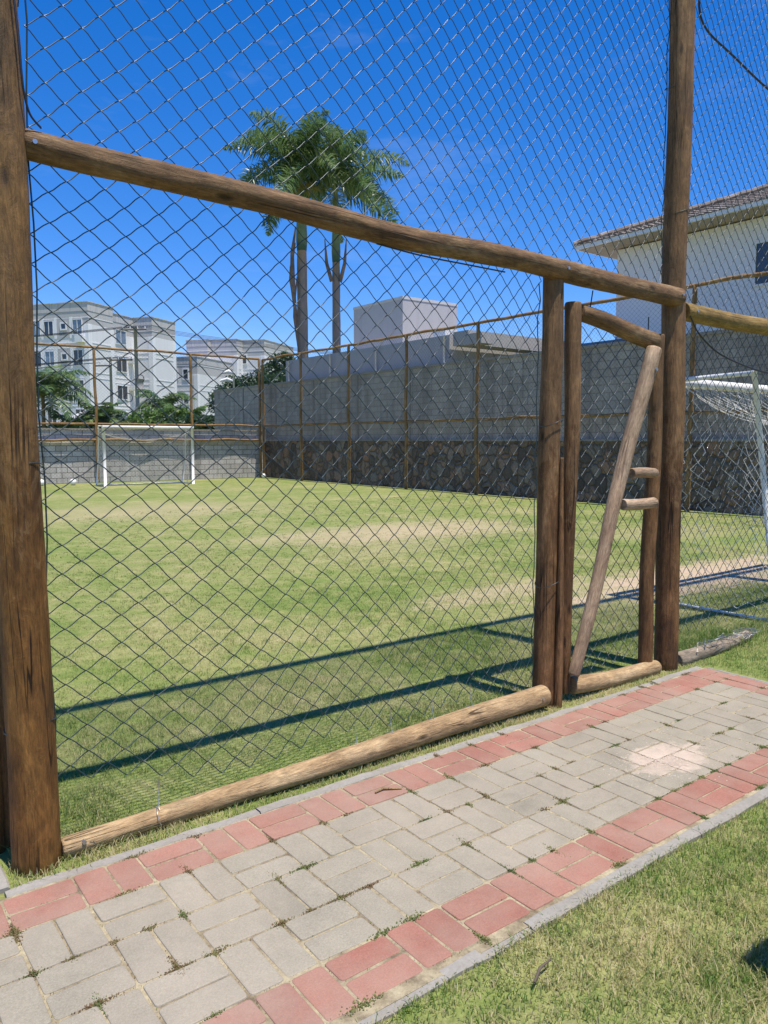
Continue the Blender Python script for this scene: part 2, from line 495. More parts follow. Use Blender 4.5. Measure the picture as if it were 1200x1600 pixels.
M['tiles'] = tiles()
M['sand'] = NT('spilled_sand')
_t = M['sand']; _w = _t.coord('World'); _f = _t.noise(_w, 120, 4, .7)
M['sand'] = _t.done(_t.mix(_f, (.46, .36, .27), (.66, .54, .43)), .95, _t.bump(_f, .5, .004))

# ------------------------------------------------------------------ helpers: shapes
def vnoise(x, y, z=0.0): return mnoise.noise(Vector((x, y, z)))

def log(name, p0, p1, r0, r1, mat, parent, seed=0, sides=22, bend=.012, rough=.05, seg=.07, sag=0.0):
    """one round timber; its own Z axis runs along the grain"""
    off = origin(parent)
    p0 = Vector(p0); p1 = Vector(p1)
    ax = p1 - p0; L = ax.length
    rot = ax.to_track_quat('Z', 'X').to_matrix().to_4x4()
    N = max(3, min(80, int(L / seg)))
    rs = random.Random(seed * 77 + 5)
    a, b = rs.uniform(0, 50), rs.uniform(0, 50)
    V = []; F = []
    zs = [0.0, .012] + [L * (i + 1) / N for i in range(N - 1)] + [L - .012, L]
    for i, z in enumerate(zs):
        q = z / L
        s = math.sin(PI * q)
        cx = bend * (vnoise(a, z * .9) * s * 2); cy = bend * (vnoise(b, z * .9) * s * 2)
        r = r0 + (r1 - r0) * q
        if i in (0, len(zs) - 1): r *= .9
        for k in range(sides):
            an = 2 * PI * k / sides
            rr = r * (1 + rough * vnoise(math.cos(an) * 1.2 + a, math.sin(an) * 1.2 + b, z * 2.2) + rough * .5 * vnoise(math.cos(an) * 4 + a, math.sin(an) * 4, z * 7))
            V.append((cx + rr * math.cos(an), cy + rr * math.sin(an), z))
    if sag:
        dn_ = rot.to_3x3().inverted() @ Vector((0, 0, -1))
        V = [(p[0] + dn_.x * sag * math.sin(PI * p[2] / L), p[1] + dn_.y * sag * math.sin(PI * p[2] / L), p[2]) for p in V]
    n = sides
    for i in range(len(zs) - 1):
        for k in range(n):
            k2 = (k + 1) % n
            F.append((i * n + k, i * n + k2, (i + 1) * n + k2, (i + 1) * n + k))
    F.append(tuple(range(n))[::-1]); F.append(tuple(range((len(zs) - 1) * n, len(zs) * n)))
    me = bpy.data.meshes.new(name); me.from_pydata(V, [], F)
    me.materials.append(mat)
    me.polygons.foreach_set('use_smooth', [True] * (len(F) - 2) + [False] * 2); me.update()
    o = bpy.data.objects.new(name, me); COL.objects.link(o)
    o.matrix_basis = Matrix.Translation(p0 - off) @ rot
    if parent is not None: o.parent = parent
    return o

def tubes(P, r, sides=5):
    """P (K,N,3) polylines -> verts, quads"""
    K, N, _ = P.shape
    T = np.empty_like(P)
    T[:, 1:-1] = P[:, 2:] - P[:, :-2]; T[:, 0] = P[:, 1] - P[:, 0]; T[:, -1] = P[:, -1] - P[:, -2]
    T /= np.linalg.norm(T, axis=2, keepdims=True) + 1e-9
    ref = np.zeros_like(T); ref[..., 1] = 1; ref[..., 0] = .23
    A = np.cross(T, ref); A /= np.linalg.norm(A, axis=2, keepdims=True) + 1e-9
    B = np.cross(A, T)
    an = np.arange(sides) * 2 * PI / sides
    V = P[:, :, None, :] + r * (np.cos(an)[None, None, :, None] * A[:, :, None, :] + np.sin(an)[None, None, :, None] * B[:, :, None, :])
    V = V.reshape(-1, 3)
    k = np.arange(K)[:, None, None]; i = np.arange(N - 1)[None, :, None]; s = np.arange(sides)[None, None, :]
    s2 = (s + 1) % sides
    b = (k * N + i) * sides; b2 = (k * N + i + 1) * sides
    F = np.stack([b + s, b + s2, b2 + s2, b2 + s], -1).reshape(-1, 4)
    return V, F

def smooth_noise(x, y, seed, f):
    g = np.random.default_rng(seed); out = np.zeros_like(x)
    for _ in range(6):
        a = g.uniform(0, 2 * PI); k = f * g.uniform(.5, 1.7); ph = g.uniform(0, 2 * PI)
        out += np.sin((x * math.cos(a) + y * math.sin(a)) * k + ph)
    return out / 3

def weave(u0, u1, v0, v1, W, H, r, seed=1, sub=True, jit=.004, warp=.012, bulge=.02):
    """woven diamond wires in (u, depth, v)"""
    nw = int(round((u1 - u0) / (W / 2))); nr = int(round((v1 - v0) / (H / 2)))
    k = np.arange(nw)[:, None]; j = np.arange(nr + 1)[None, :]
    X = k + ((j + k) & 1) + 0.0 * j
    Z = j + 0.0 * k
    Y = 0.0 * X
    if sub:   # points beside each bend so the wires hook round each other
        m = 5
        ts = np.array([0, .08, .3, .7, .92])
        Xa, Xb = X[:, :-1, None], X[:, 1:, None]; Za, Zb = Z[:, :-1, None], Z[:, 1:, None]
        bend = np.array([0, -.02, -.035, .035, .02])[None, None, :]
        XX = Xa + (Xb - Xa) * ts; ZZ = Za + (Zb - Za) * ts + bend * 1.2
        sgn = np.sign(Xb - Xa)
        YY = sgn * np.array([0, .9, 1.25, 1.25, .9])[None, None, :] * r
        X = np.concatenate([XX.reshape(nw, -1), X[:, -1:]], 1); Z = np.concatenate([ZZ.reshape(nw, -1), Z[:, -1:]], 1)
        Y = np.concatenate([YY.reshape(nw, -1), Y[:, -1:]], 1)
    u = u0 + X * (u1 - u0) / nw; v = v0 + Z * (v1 - v0) / nr
    nu = smooth_noise(u, v, seed, 2.2) * warp + smooth_noise(u, v, seed + 9, 14) * jit
    nv = smooth_noise(u, v, seed + 3, 2.5) * warp + smooth_noise(u, v, seed + 11, 15) * jit
    ny = smooth_noise(u, v, seed + 5, 1.8) * bulge
    return u + nu, Y + ny, v + nv

def mesh_panel(name, parent, axis, c, u0, u1, v0, v1, W=.125, H=.116, r=.0022, sides=5, mat=None, seed=1, sub=True, vfun=None, tight=0.0, **kw):
    u, y, v = weave(u0, u1, v0, v1, W, H, r, seed, sub, **kw)
    if tight:   # cells pulled narrower towards the far post
        q = (u - u0) / (u1 - u0); u = u0 + (u1 - u0) * ((1 + tight) * q - tight * q * q)
    if vfun is not None: v = vfun(u, v)
    if axis == 'X': P = np.stack([u, c + y, v], -1)
    else: P = np.stack([c + y, u, v], -1)
    V, F = tubes(P, r, sides)
    return npmesh(name, V, F, mat or M['wire'], parent, smooth=True)

# ------------------------------------------------------------------ ground
def big_grid(name, x0, x1, y0, y1, nx, ny, z, mat):
    xs = np.linspace(x0, x1, nx); ys = np.linspace(y0, y1, ny)
    X, Y = np.meshgrid(xs, ys); Z = np.full_like(X, z)
    V = np.stack([X, Y, Z], -1).reshape(-1, 3)
    i = np.arange(nx - 1)[None, :] + np.arange(ny - 1)[:, None] * nx
    F = np.stack([i, i + 1, i + nx + 1, i + nx], -1).reshape(-1, 4)
    return npmesh(name, V, F, mat)
g = big_grid('ground', -600, 900, -600, 900, 16, 16, 0, M['lawn']); tag(g, kind='structure')

# ------------------------------------------------------------------ path: pavers, bed, kerbs
MOD = .236
paves = []   # x0,x1,y0,y1,material
def pair(x, y, sx, sy, horiz, m):
    if horiz:
        paves.append((x, x + sx, y, y + sy / 2, m)); paves.append((x, x + sx, y + sy / 2, y + sy, m))
    else:
        paves.append((x, x + sx / 2, y, y + sy, m)); paves.append((x + sx / 2, x + sx, y, y + sy, m))
X0 = .71 - 12 * MOD
nm = 12 + 18
for i in range(nm):
    x = X0 + i * MOD
    last = x > 4.72
    pair(x, 2.58, MOD, .222, (i % 2 == 1), 1)
    for k in range(3):
        yk = 1.86 + k * .24
        pair(x, yk, MOD, .24, (i + k) % 2 == 0, 1 if last else 0)
    pair(x, 1.642, MOD, .218, (i % 2 == 0), 1)
XEND = X0 + nm * MOD
# branch running away along the left side of the pitch
for j in range(30):
    y = 2.802 + j * .236
    for i in range(6):
        x = X0 + (12 - 7 + i) * MOD - .02
        pair(x, y, MOD, .236, (i + j) % 2 == 0, 1 if i in (0, 5) else 0)
BX0 = X0 + 5 * MOD - .02; BX1 = BX0 + 6 * MOD
def build_path():
    V = []; F = []; mi = []; rn = []
    rs = random.Random(3)
    gap = .0042
    for (x0, x1, y0, y1, m) in paves:
        a, b, c, d = x0 + gap * rs.uniform(.6, 1.3), x1 - gap * rs.uniform(.6, 1.3), y0 + gap * rs.uniform(.6, 1.3), y1 - gap * rs.uniform(.6, 1.3)
        top = .0205 + rs.uniform(-.0018, .0018); tx = rs.uniform(-.012, .012); ty = rs.uniform(-.012, .012)
        cx, cy = (a + b) / 2, (c + d) / 2; wob = rs.uniform(-.012, .012)
        rr = .012; q = rs.random()
        base = len(V)
        e_ = {(i_, j_): rs.uniform(-.0016, .0016) for i_ in (-1, 1) for j_ in (-1, 1)}
        def ring(ins, z):
            for (sx, sy) in ((1, 1), (-1, 1), (-1, -1), (1, -1)):
                hx, hy = (b - a) / 2 - ins, (d - c) / 2 - ins
                ccx, ccy = sx * (hx - rr), sy * (hy - rr)
                st = {(1, 1): 0, (-1, 1): 90, (-1, -1): 180, (1, -1): 270}[(sx, sy)]
                for an in (0, 45, 90):
                    px = ccx + rr * math.cos(R(st + an)); py = ccy + rr * math.sin(R(st + an)); px -= e_[sx, sy]; py += e_[sy, sx] * .7
                    e = ins + rs.uniform(-.0016, .0016)
                    X = px - wob * py; Y = py + wob * px
                    V.append((cx + X, cy + Y, z + tx * px + ty * py)); rn.append(q)
        ring(0, .0); ring(0, top - .005); ring(.0014, top - .0014); ring(.005, top)
        for k in range(3):
            for i in range(12):
                i2 = (i + 1) % 12
                F.append((base + k * 12 + i, base + k * 12 + i2, base + k * 12 + 12 + i2, base + k * 12 + 12 + i)); mi.append(m)
        F.append(tuple(base + 36 + i for i in range(12))); mi.append(m)
    return npmesh('path', V, F, [M['paver_grey'], M['paver_red']], None, False, mi, {'rnd': rn})
tag(build_path(), kind='structure')
mb = MB()
mb.add([(X0, 1.60, .0166), (XEND + .01, 1.60, .0166), (XEND + .01, 2.81, .0166), (X0, 2.81, .0166)], [(0, 1, 2, 3)])
mb.add([(BX0, 2.81, .0166), (BX1 + .01, 2.81, .0166), (BX1 + .01, 10, .0166), (BX0, 10, .0166)], [(0, 1, 2, 3)])
tag(mb.build('path_bed', M['bed']), kind='structure')
def kerb_strip(pts, w, z0, z1, seg=1.0):
    mb = MB(); rs = random.Random(9)
    for (a, b) in pts:
        a = Vector((*a, 0)); b = Vector((*b, 0)); L = (b - a).length; t = (b - a) / L; nrm = Vector((-t.y, t.x, 0))
        x = 0
        while x < L - .05:
            e = min(L, x + seg * rs.uniform(.9, 1.1)); 
            if L - e < .3: e = L
            n = max(2, int((e - x) / .06)); ra = []
            dz = rs.uniform(-.004, .004)
            for i in range(n + 1):
                q = x + (e - x - .004) * i / n
                p = a + t * q
                h = z1 + dz + .006 * vnoise(p.x * 9, p.y * 9, 3)
                o0 = w / 2 + .009 * vnoise(p.x * 7, p.y * 7, 8) + .003 * vnoise(p.x * 31, p.y * 31, 8)
                ra += [p - nrm * o0 + Vector((0, 0, z0)), p - nrm * o0 + Vector((0, 0, h - .007)), p - nrm * (o0 - .008) + Vector((0, 0, h)),
                       p + nrm * (o0 - .008) + Vector((0, 0, h)), p + nrm * o0 + Vector((0, 0, h - .007)), p + nrm * o0 + Vector((0, 0, z0))]
            F = []
            for i in range(n):
                for k in range(5): F.append((i * 6 + k, (i + 1) * 6 + k, (i + 1) * 6 + k + 1, i * 6 + k + 1))
            F.append((0, 1, 2, 3, 4, 5)); F.append(tuple(n * 6 + k for k in range(5, -1, -1)))
            mb.add([tuple(v) for v in ra], F)
            x = e
    return mb
k1 = kerb_strip([((BX1 + .045, 2.84), (XEND + .0, 2.84)), ((X0, 1.605), (XEND + .3, 1.605)), ((BX1 + .045, 2.875), (BX1 + .045, 10))], .052, -.05, .019)
tag(k1.build('kerb', M['kerb']), kind='structure')
k2 = kerb_strip([((XEND + .03, 1.65), (XEND + .03, 2.80))], .03, -.05, .02)
tag(k2.build('kerb_edge', M['kerb']), kind='structure')

# ------------------------------------------------------------------ grass blades
def in_path(x, y):
    a = (x > X0 - .05) & (x < XEND + .015) & (y > 1.594) & (y < 2.85)
    b = (x > BX0 - .02) & (x < BX1 + .08) & (y >= 2.80)
    return a | b
def grass(rects, name, label):
    Vs = []; Fs = []; Rn = []; Dr = []; base = 0
    for (x0, x1, y0, y1, dens, h0, h1, w, dry, segs) in rects:
        n = int((x1 - x0) * (y1 - y0) * dens)
        nt = max(1, n // 7)
        tx = rng.uniform(x0, x1, nt); ty = rng.uniform(y0, y1, nt)
        idx = rng.integers(0, nt, n)
        x = tx[idx] + rng.normal(0, .02, n); y = ty[idx] + rng.normal(0, .02, n)
        keep = ~in_path(x, y)
        for (cx, cy, rx, ry, k) in BARE:
            q = ((x - cx) / rx) ** 2 + ((y - cy) / ry) ** 2
            keep &= ~((q < 1.0) & (rng.random(n) < k * (1.15 - q * .8)))
        x = x[keep]; y = y[keep]; n = len(x)
        patch = .75 + .35 * smooth_noise(x, y, 21, 5)
        h = rng.uniform(h0, h1, n) * np.clip(patch, .5, 1.3)
        a = rng.uniform(0, 2 * PI, n); lean = rng.uniform(.25, 1.3, n) * h
        la = a + rng.normal(0, .6, n) + PI / 2
        dx = np.cos(a) * w / 2; dy = np.sin(a) * w / 2
        lx = np.cos(la) * lean; ly = np.sin(la) * lean
        z = np.zeros(n)
        if segs == 2:
            P = np.stack([np.stack([x - dx, y - dy, z - .003], -1), np.stack([x + dx, y + dy, z - .003], -1),
                          np.stack([x + dx * .8 + lx * .35, y + dy * .8 + ly * .35, h * .62], -1), np.stack([x - dx * .8 + lx * .35, y - dy * .8 + ly * .35, h * .62], -1),
                          np.stack([x + lx, y + ly, h], -1)], 1)
            i = base + np.arange(n)[:, None] * 5
            F = np.concatenate([np.stack([i[:, 0], i[:, 0] + 1, i[:, 0] + 2], -1), np.stack([i[:, 0], i[:, 0] + 2, i[:, 0] + 3], -1), np.stack([i[:, 0] + 3, i[:, 0] + 2, i[:, 0] + 4], -1)])
            m = 5
        else:
            P = np.stack([np.stack([x - dx, y - dy, z - .003], -1), np.stack([x + dx, y + dy, z - .003], -1), np.stack([x + lx, y + ly, h], -1)], 1)
            i = base + np.arange(n) * 3
            F = np.stack([i, i + 1, i + 2], -1); m = 3
        Vs.append(P.reshape(-1, 3)); Fs.append(F); base += n * m
        Rn.append(np.repeat(rng.random(n), m))
        Dr.append(np.repeat(np.full(n, dry) * rng.random(n) ** .7, m))
    V = np.concatenate(Vs); F = np.concatenate(Fs)
    o = npmesh(name, V, F, M['blade'], None, False, None, {'rnd': np.concatenate(Rn), 'dry': np.concatenate(Dr)})
    return tag(o, label, 'grass', None, 'stuff')
grass([(-.6, 3.4, .5, 1.6, 16000, .012, .038, .0034, .55, 2),
       (-.6, 4.2, .6, 1.6, 1500, .03, .06, .0034, -.5, 2), (-.6, 5.0, 1.565, 1.602, 12000, .02, .05, .003, .3, 2),
       (3.4, 6.5, .1, 1.6, 7000, .012, .03, .003, .2, 2)], 'lawn_grass', 'mown lawn in the lower right corner beside the path')
grass([(.5, 5.2, 2.855, 3.06, 15000, .012, .040, .003, 1.0, 2), (.56, 5.2, 2.96, 3.04, 2500, .03, .07, .003, .8, 2),
       (.6, 1.05, 2.95, 3.5, 5000, .02, .07, .003, -.2, 2), (2.5, 3.6, 2.98, 3.4, 5000, .02, .045, .003, -.6, 2)], 'verge_grass', 'straw coloured grass verge between kerb and bottom log')
grass([(5.08, 8.5, 1.0, 3.3, 6000, .015, .04, .003, -.35, 2), (5.6, 7.5, 2.9, 3.3, 2500, .05, .12, .004, -.8, 2)], 'green_grass', 'lusher green grass beyond the end of the path')
grass([(.62, 8.5, 3.06, 4.6, 8500, .010, .034, .0034, .0, 1), (.62, 8.5, 3.06, 6.0, 700, .025, .055, .004, -.4, 1), (3.4, 8.5, 3.02, 4.6, 3000, .015, .045, .0032, -.6, 1),
       (.62, 11, 4.6, 7, 3600, .012, .028, .0042, .0, 1), (.7, 15.8, 7, 10.5, 1300, .012, .03, .0065, .0, 1),
       (.7, 15.8, 10.5, 17, 300, .012, .03, .011, .0, 1)], 'pitch_grass', 'patchy mown grass of the small football pitch')

# weeds and moss in the paver joints
def joint_weeds():
    V = []; F = []; Rn = []
    rs = random.Random(5)
    spots = []
    for _ in range(130):
        x = X0 + MOD * rs.randint(10, nm - 1) + rs.choice([0, MOD / 2]); y = rs.choice([1.645, 1.86, 1.86, 1.86, 2.1, 2.1, 2.34, 2.34, 2.58, 2.58, 2.8])
        br = y not in (1.645, 1.86)
        if abs(x - 3.37) < .26 and 1.9 < y < 2.3: continue
        spots.append((x, y, rs.uniform(.02, .06), rs.random() < .5, rs.uniform(.65, 1.0) if (br and rs.random() < .75) else rs.uniform(.1, .6)))
    for (x, y, s, al, tone) in spots:
        for _ in range(int(s * 3000)):
            u = rs.gauss(0, s * .55); v = rs.gauss(0, .006 + .004 * rs.random())
            px, py = (x + u, y + v) if al else (x + v, y + u)
            a = rs.uniform(0, 2 * PI); L = rs.uniform(.003, .008); h = rs.uniform(.002, .008)
            b = len(V)
            z = .017
            V += [(px, py, z), (px + L * math.cos(a), py + L * math.sin(a), z + h * .5), (px + L * math.cos(a + 1), py + L * math.sin(a + 1), z + h)]
            F.append((b, b + 1, b + 2)); t = min(1, max(0, tone + rs.gauss(0, .12))); Rn += [t] * 3
    # scattered straw in all joints
    for (x0, x1, y0, y1, m) in paves:
        if x1 < -.2 or y0 > 3: continue
        for _ in range(rs.randint(5, 16)):
            if rs.random() < .5: px, py = rs.uniform(x0, x1), rs.choice([y0, y1]) + rs.gauss(0, .002)
            else: px, py = rs.choice([x0, x1]) + rs.gauss(0, .002), rs.uniform(y0, y1)
            a = rs.uniform(0, 2 * PI); L = rs.uniform(.002, .006); b = len(V)
            V += [(px, py, .019), (px + L * math.cos(a), py + L * math.sin(a), .0215), (px + L * .5 * math.cos(a + 1.2), py + L * .5 * math.sin(a + 1.2), .023)]
            F.append((b, b + 1, b + 2)); Rn += [rs.choice([.45, .6, 1.0])] * 3
    tag(npmesh('joint_weeds', V, F, M['weed'], None, False, None, {'rnd': Rn}), 'small green and brown weeds growing in the paver joints', 'weeds', None, 'stuff')
joint_weeds()

# spilled sand on the path
def sand_spill():
    rs = random.Random(12); V = []; F = []
    for _ in range(2600):
        q = rs.random()
        sx, sy = (.085, .05) if q < .7 else (.2, .11)
        x = 3.36 + rs.gauss(0, sx) + .04 * vnoise(_ * .01, 3); y = 2.08 + rs.gauss(0, sy)
        L = rs.uniform(.0015, .005); h = .0212 + rs.uniform(0, .0006); a = rs.uniform(0, 6.28); b = len(V)
        for k in range(3): V.append((x + L * math.cos(a + k * 2.09), y + L * math.sin(a + k * 2.09), .0218))
        V.append((x, y, h + .001)); F += [(b, b + 1, b + 3), (b + 1, b + 2, b + 3), (b + 2, b, b + 3)]
    o = npmesh('sand_spill', V, F, M['sand'], None, False)
    tag(o, 'pale pinkish sand spilled on the grey pavers', 'sand', None, 'stuff')
sand_spill()
# twigs and litter
mb = MB(); mb.tube([(1.98, 2.655, .028), (2.03, 2.66, .031), (2.10, 2.615, .027)], [.004, .006, .003], 6)
tag(mb.build('wood_splinter', M['log_raw'], None, True), 'pale wood splinter lying on the red pavers', 'splinter')
mb = MB(); mb.tube([(1.62, 1.40, .03), (1.68, 1.43, .033), (1.74, 1.44, .028)], [.004, .005, .003], 6)
tag(mb.build('twig', M['bark'], None, True), 'short brown twig lying on the lawn beside the kerb', 'twig')

# ------------------------------------------------------------------ front fence
ff = thing('timber_fence', (.64, 3.0, 0), 'tall timber log fence with green chain link mesh beside the brick path, nearest the viewer', 'fence')
PTOP = 5.85
log('post', (.640, 3.0, -.02), (.590, 3.0, PTOP), .086, .076, M['post_orange'], ff, 1, 40, .012, .05, .04)
log('post', (.535, 3.2, -.02), (.525, 3.2, 2.7), .036, .036, M['post_orange'], ff, 12, 16)
log('post', (4.795, 3.0, -.02), (4.70, 3.0, PTOP), .081, .076, M['post'], ff, 2, 36, .012, .05, .05)
log('post', (8.9, 3.0, -.02), (8.9, 3.0, PTOP), .1, .09, M['post'], ff, 3)
log('post', (12.6, 3.0, -.02), (12.6, 3.0, PTOP), .1, .09, M['post'], ff, 4)
log('gate_post', (3.53, 3.02, 0), (3.54, 3.02, 2.575), .070, .060, M['post'], ff, 5, 30, .015, .05, .05)
log('stump', (3.565, 2.945, -.02), (3.575, 2.955, 1.5), .03, .010, M['post'], ff, 6, 12)
log('rail', (.69, 2.99, 2.635), (4.76, 2.975, 2.55), .050, .064, M['beam'], ff, 7, 32, .012, .09, .05, .012)
log('rail', (4.85, 3.0, 2.475), (8.85, 3.0, 2.47), .062, .058, M['beam_yellow'], ff, 8, 26, .012)
log('rail', (8.95, 3.0, 2.48), (12.55, 3.0, 2.48), .06, .058, M['beam'], ff, 9)
log('rail', (12.65, 3.0, 2.48), (15.95, 3.0, 2.48), .06, .058, M['beam'], ff, 10)
for a, b, s in ((.6, 4.75, 21), (4.75, 8.9, 22), (8.9, 12.6, 23), (12.6, 15.95, 24)):
    log('rail', (a, 3.0, PTOP + .04), (b, 3.0, PTOP + .04), .058, .055, M['beam'], ff, s)
log('bottom_log', (.725, 2.985, .042), (3.48, 2.975, .082), .038, .064, M['log_raw'], ff, 11, 34, .018, .07, .04)
log('bottom_log', (4.92, 3.0, .03), (6.0, 3.03, .045), .058, .04, M['log_old'], ff, 13, 20, .015, .12)
log('bottom_log', (9.0, 3.0, .05), (12.5, 3.0, .05), .06, .06, M['log_old'], ff, 14)
def lift(u, v):    # the mesh is torn loose and hangs higher at its left end
    low = .14 + .16 * np.clip((1.25 - u) / .55, 0, 1) + .02 * np.sin(u * 7)
    return low + (v - .1) * (2.62 - low) / 2.52
mesh_panel('chain_link_mesh', ff, 'X', 3.045, .72, 3.46, .10, 2.62, W=.128, seed=3, sides=6, vfun=lift, tight=.12)
mesh_panel('chain_link_mesh', ff, 'X', 3.05, .72, 4.66, 2.62, PTOP, W=.118, H=.112, seed=5, sides=6, warp=.016, tight=.15)
mesh_panel('chain_link_mesh', ff, 'X', 3.06, 4.88, 8.85, .16, PTOP, W=.108, H=.11, seed=8, sides=5, warp=.022, bulge=.03)
mesh_panel('chain_link_mesh', ff, 'X', 3.05, 9.0, 15.9, .16, PTOP, seed=9, sides=3, sub=False, mat=M['wire_far'])
# galvanised tie wires and a tangle over the bottom logs
for i, d in enumerate((2.1, 2.32, 2.6, 2.88, 1.1)):
    mb = MB(); rr = .062 if d > 1.5 else .052
    z0 = .042 + (d - .725) / 2.76 * .04; rb = .041 + (d - .725) / 2.76 * .027
    pts = [(d + .008 * math.sin(a * 2), 2.985 + rb * math.cos(a + .2), z0 + rb * math.sin(a + .2)) for a in [k * PI / 8 for k in range(-9, 10)]]
    pts += [(d + .01, 2.99, z0 + rb + .04), (d + .03, 3.02, z0 + rb + .12)]
    mb.tube(pts, .0016, 5); mb.build('wire_tie', M['galv'], ff, True)
mb = MB(); rs = random.Random(4)
for q in range(16):
    d = 5.15 + q * .055; pts = []
    for k in range(7): pts.append((d + rs.uniform(-.09, .12), 2.99 + rs.uniform(-.06, .06), .07 + rs.uniform(-.02, .05)))
    mb.tube(pts, .002, 4)
mb.build('wire_tangle', M['galv'], ff, True)

# lacing rods down the mesh edges and loops round the timbers
for (d, z0, z1) in ((.73, .3, PTOP), (3.455, .16, 2.5), (4.655, 2.66, PTOP), (4.89, .2, PTOP)):
    MB().tube([(d + .008 * math.sin(k * 1.7), 3.05 + .006 * math.cos(k * 2.3), z0 + (z1 - z0) * k / 24) for k in range(25)], .0032, 6).build('lacing_wire', M['wire'], ff, True)
for (cx, zz, rr) in ((.64, .55, .09), (.63, 1.5, .09), (.615, 3.1, .087), (4.79, .5, .086), (4.775, 1.35, .086), (4.755, 3.1, .085), (4.73, 3.9, .085), (3.533, .75, .074), (3.536, 1.7, .07)):
    MB().tube([(cx + rr * math.cos(a), 3.01 + rr * math.sin(a), zz + .02 * math.sin(a * 1.5)) for a in [k * PI / 10 for k in range(21)]], .0022, 5).build('wire_tie', M['wire'], ff, True)
for (x, y, z) in ((.72, 2.932, 2.63), (3.55, 2.915, 2.575), (4.70, 2.905, 2.555), (4.93, 2.935, 2.475), (.80, 2.945, .06), (3.40, 2.91, .09)):
    MB().tube([(x, y + .012, z), (x, y - .004, z)], .0085, 8).build('bolt', M['steel'], ff)

# gate
gt = thing('timber_gate', (4.15, 3.02, 0), 'rustic log gate with diagonal brace and chain link between two brown posts', 'gate')
log('stile', (3.69, 3.0, .05), (3.70, 3.0, 2.41), .043, .050, M['post'], gt, 31, 24, .015)
log('stile', (4.575, 3.02, .03), (4.60, 3.02, 2.30), .050, .046, M['post'], gt, 32, 24, .015)
log('top_rail', (3.75, 3.0, 2.36), (4.53, 3.0, 2.245), .05, .058, M['beam'], gt, 33, 24, .018, .08)
log('bottom_rail', (3.74, 2.985, .085), (4.655, 2.985, .035), .056, .05, M['log_raw'], gt, 34, 24, .015)
br = log('brace', (3.70, 2.935, .17), (4.44, 2.94, 2.19), .036, .052, M['brace'], gt, 35, 24, .02)
log('peg', (4.22, 2.93, 1.39), (4.485, 2.93, 1.385), .034, .032, M['brace'], gt, 36, 18, .01)
log('peg', (4.14, 2.93, 1.195), (4.485, 2.93, 1.19), .036, .036, M['brace'], gt, 37, 18, .01)
mb = MB(); mb.tube([(4.39, 2.893, 2.05), (4.39, 2.878, 2.05)], .011, 10); mb.build('bolt', M['steel'], gt)
mesh_panel('chain_link_mesh', gt, 'X', 3.05, 3.74, 4.54, .13, 2.3, W=.12, H=.115, seed=14, sides=6, warp=.014, bulge=.03)
MB().tube([(3.86, 3.0, 2.40), (3.88, 3.0, 2.50)], .004, 5).build('nail', M['cable'], gt)
MB().tube([(4.46, 3.0, 2.30), (4.46, 3.0, 2.40)], .004, 5).build('nail', M['cable'], gt)

# dark cables hanging on the fence
def cable(pts, r, label):
    P = [Vector(p) for p in pts]; out = []
    for i in range(len(P) - 1):
        p0 = P[max(i - 1, 0)]; p1 = P[i]; p2 = P[i + 1]; p3 = P[min(i + 2, len(P) - 1)]
        for k in range(6):
            t = k / 6
            out.append(.5 * ((2 * p1) + (p2 - p0) * t + (2 * p0 - 5 * p1 + 4 * p2 - p3) * t * t + (3 * p1 - p0 - 3 * p2 + p3) * t ** 3))
    out.append(P[-1])
    mb = MB(); mb.tube(out, r, 6)
    tag(mb.build('cable', M['cable'], None, True), label, 'cable')
cable([(.64, 2.91, 3.4), (.672, 2.91, 3.0), (.682, 2.915, 2.84), (.69, 2.925, 2.78), (.71, 2.94, 2.72), (.75, 2.96, 2.69)], .004, 'dark cable curling down the left post onto the crossbeam')
cable([(2.25, 3.0, 2.53), (2.5, 2.97, 2.505), (2.8, 2.96, 2.50), (3.1, 2.98, 2.505)], .004, 'thin dark cable running under the long crossbeam')
cable([(4.86, 2.95, 2.44), (5.1, 3.0, 2.32), (5.5, 3.02, 2.2), (6.3, 3.02, 2.12), (7.4, 3.02, 2.2), (8.9, 3.0, 2.45)], .006, 'dark cable sagging below the yellowish beam right of the gate')
cable([(4.80, 2.88, 4.75), (5.1, 3.1, 4.5), (5.6, 3.12, 4.38), (6.6, 3.12, 4.25), (8.9, 3.1, 4.2)], .008, 'dark cable crossing the sky in the top right corner')

# ------------------------------------------------------------------ perimeter fences
def perimeter(name, label, axis, c, posts, extra=None, top=5.0, seed=50, mid=2.22):
    th = thing(name, (c, posts[0], 0) if axis == 'Y' else (posts[0], c, 0), label, 'fence', None)
    def P(u, z, o=0): return (c + o, u, z) if axis == 'Y' else (u, c + o, z)
    for i, u in enumerate(posts):
        log('post', P(u, 0), P(u, top), .06, .052, M['thin_post'], th, seed + i, 12, .02, .05, .25)
    for i in range(len(posts) - 1):
        for z, r in ((top, .045), (mid, .04)) + (extra or ()):
            log('rail', P(posts[i], z, -.0), P(posts[i + 1], z, 0), r, r, M['thin_post'], th, seed + 30 + i + int(z * 9), 10, .03, .05, .25)
    mesh_panel('chain_link_mesh', th, axis, c, posts[0], posts[-1], .1, top, r=.0026, sides=3, mat=M['wire_far'], seed=seed, sub=False)
    return th
perimeter('timber_fence', 'far chain link fence with brown poles behind the distant goal', 'X', 29.64, [.7, 1.9, 5.4, 9.05, 12.85, 15.95], ((1.62, .045),), 5.05, 60)
perimeter('timber_fence', 'long chain link fence with brown poles along the grey side wall on the right', 'Y', 15.98, [3.0, 6.3, 9.6, 12.95, 16.4, 19.7, 23.0, 26.3, 29.4], None, 5.0, 90)
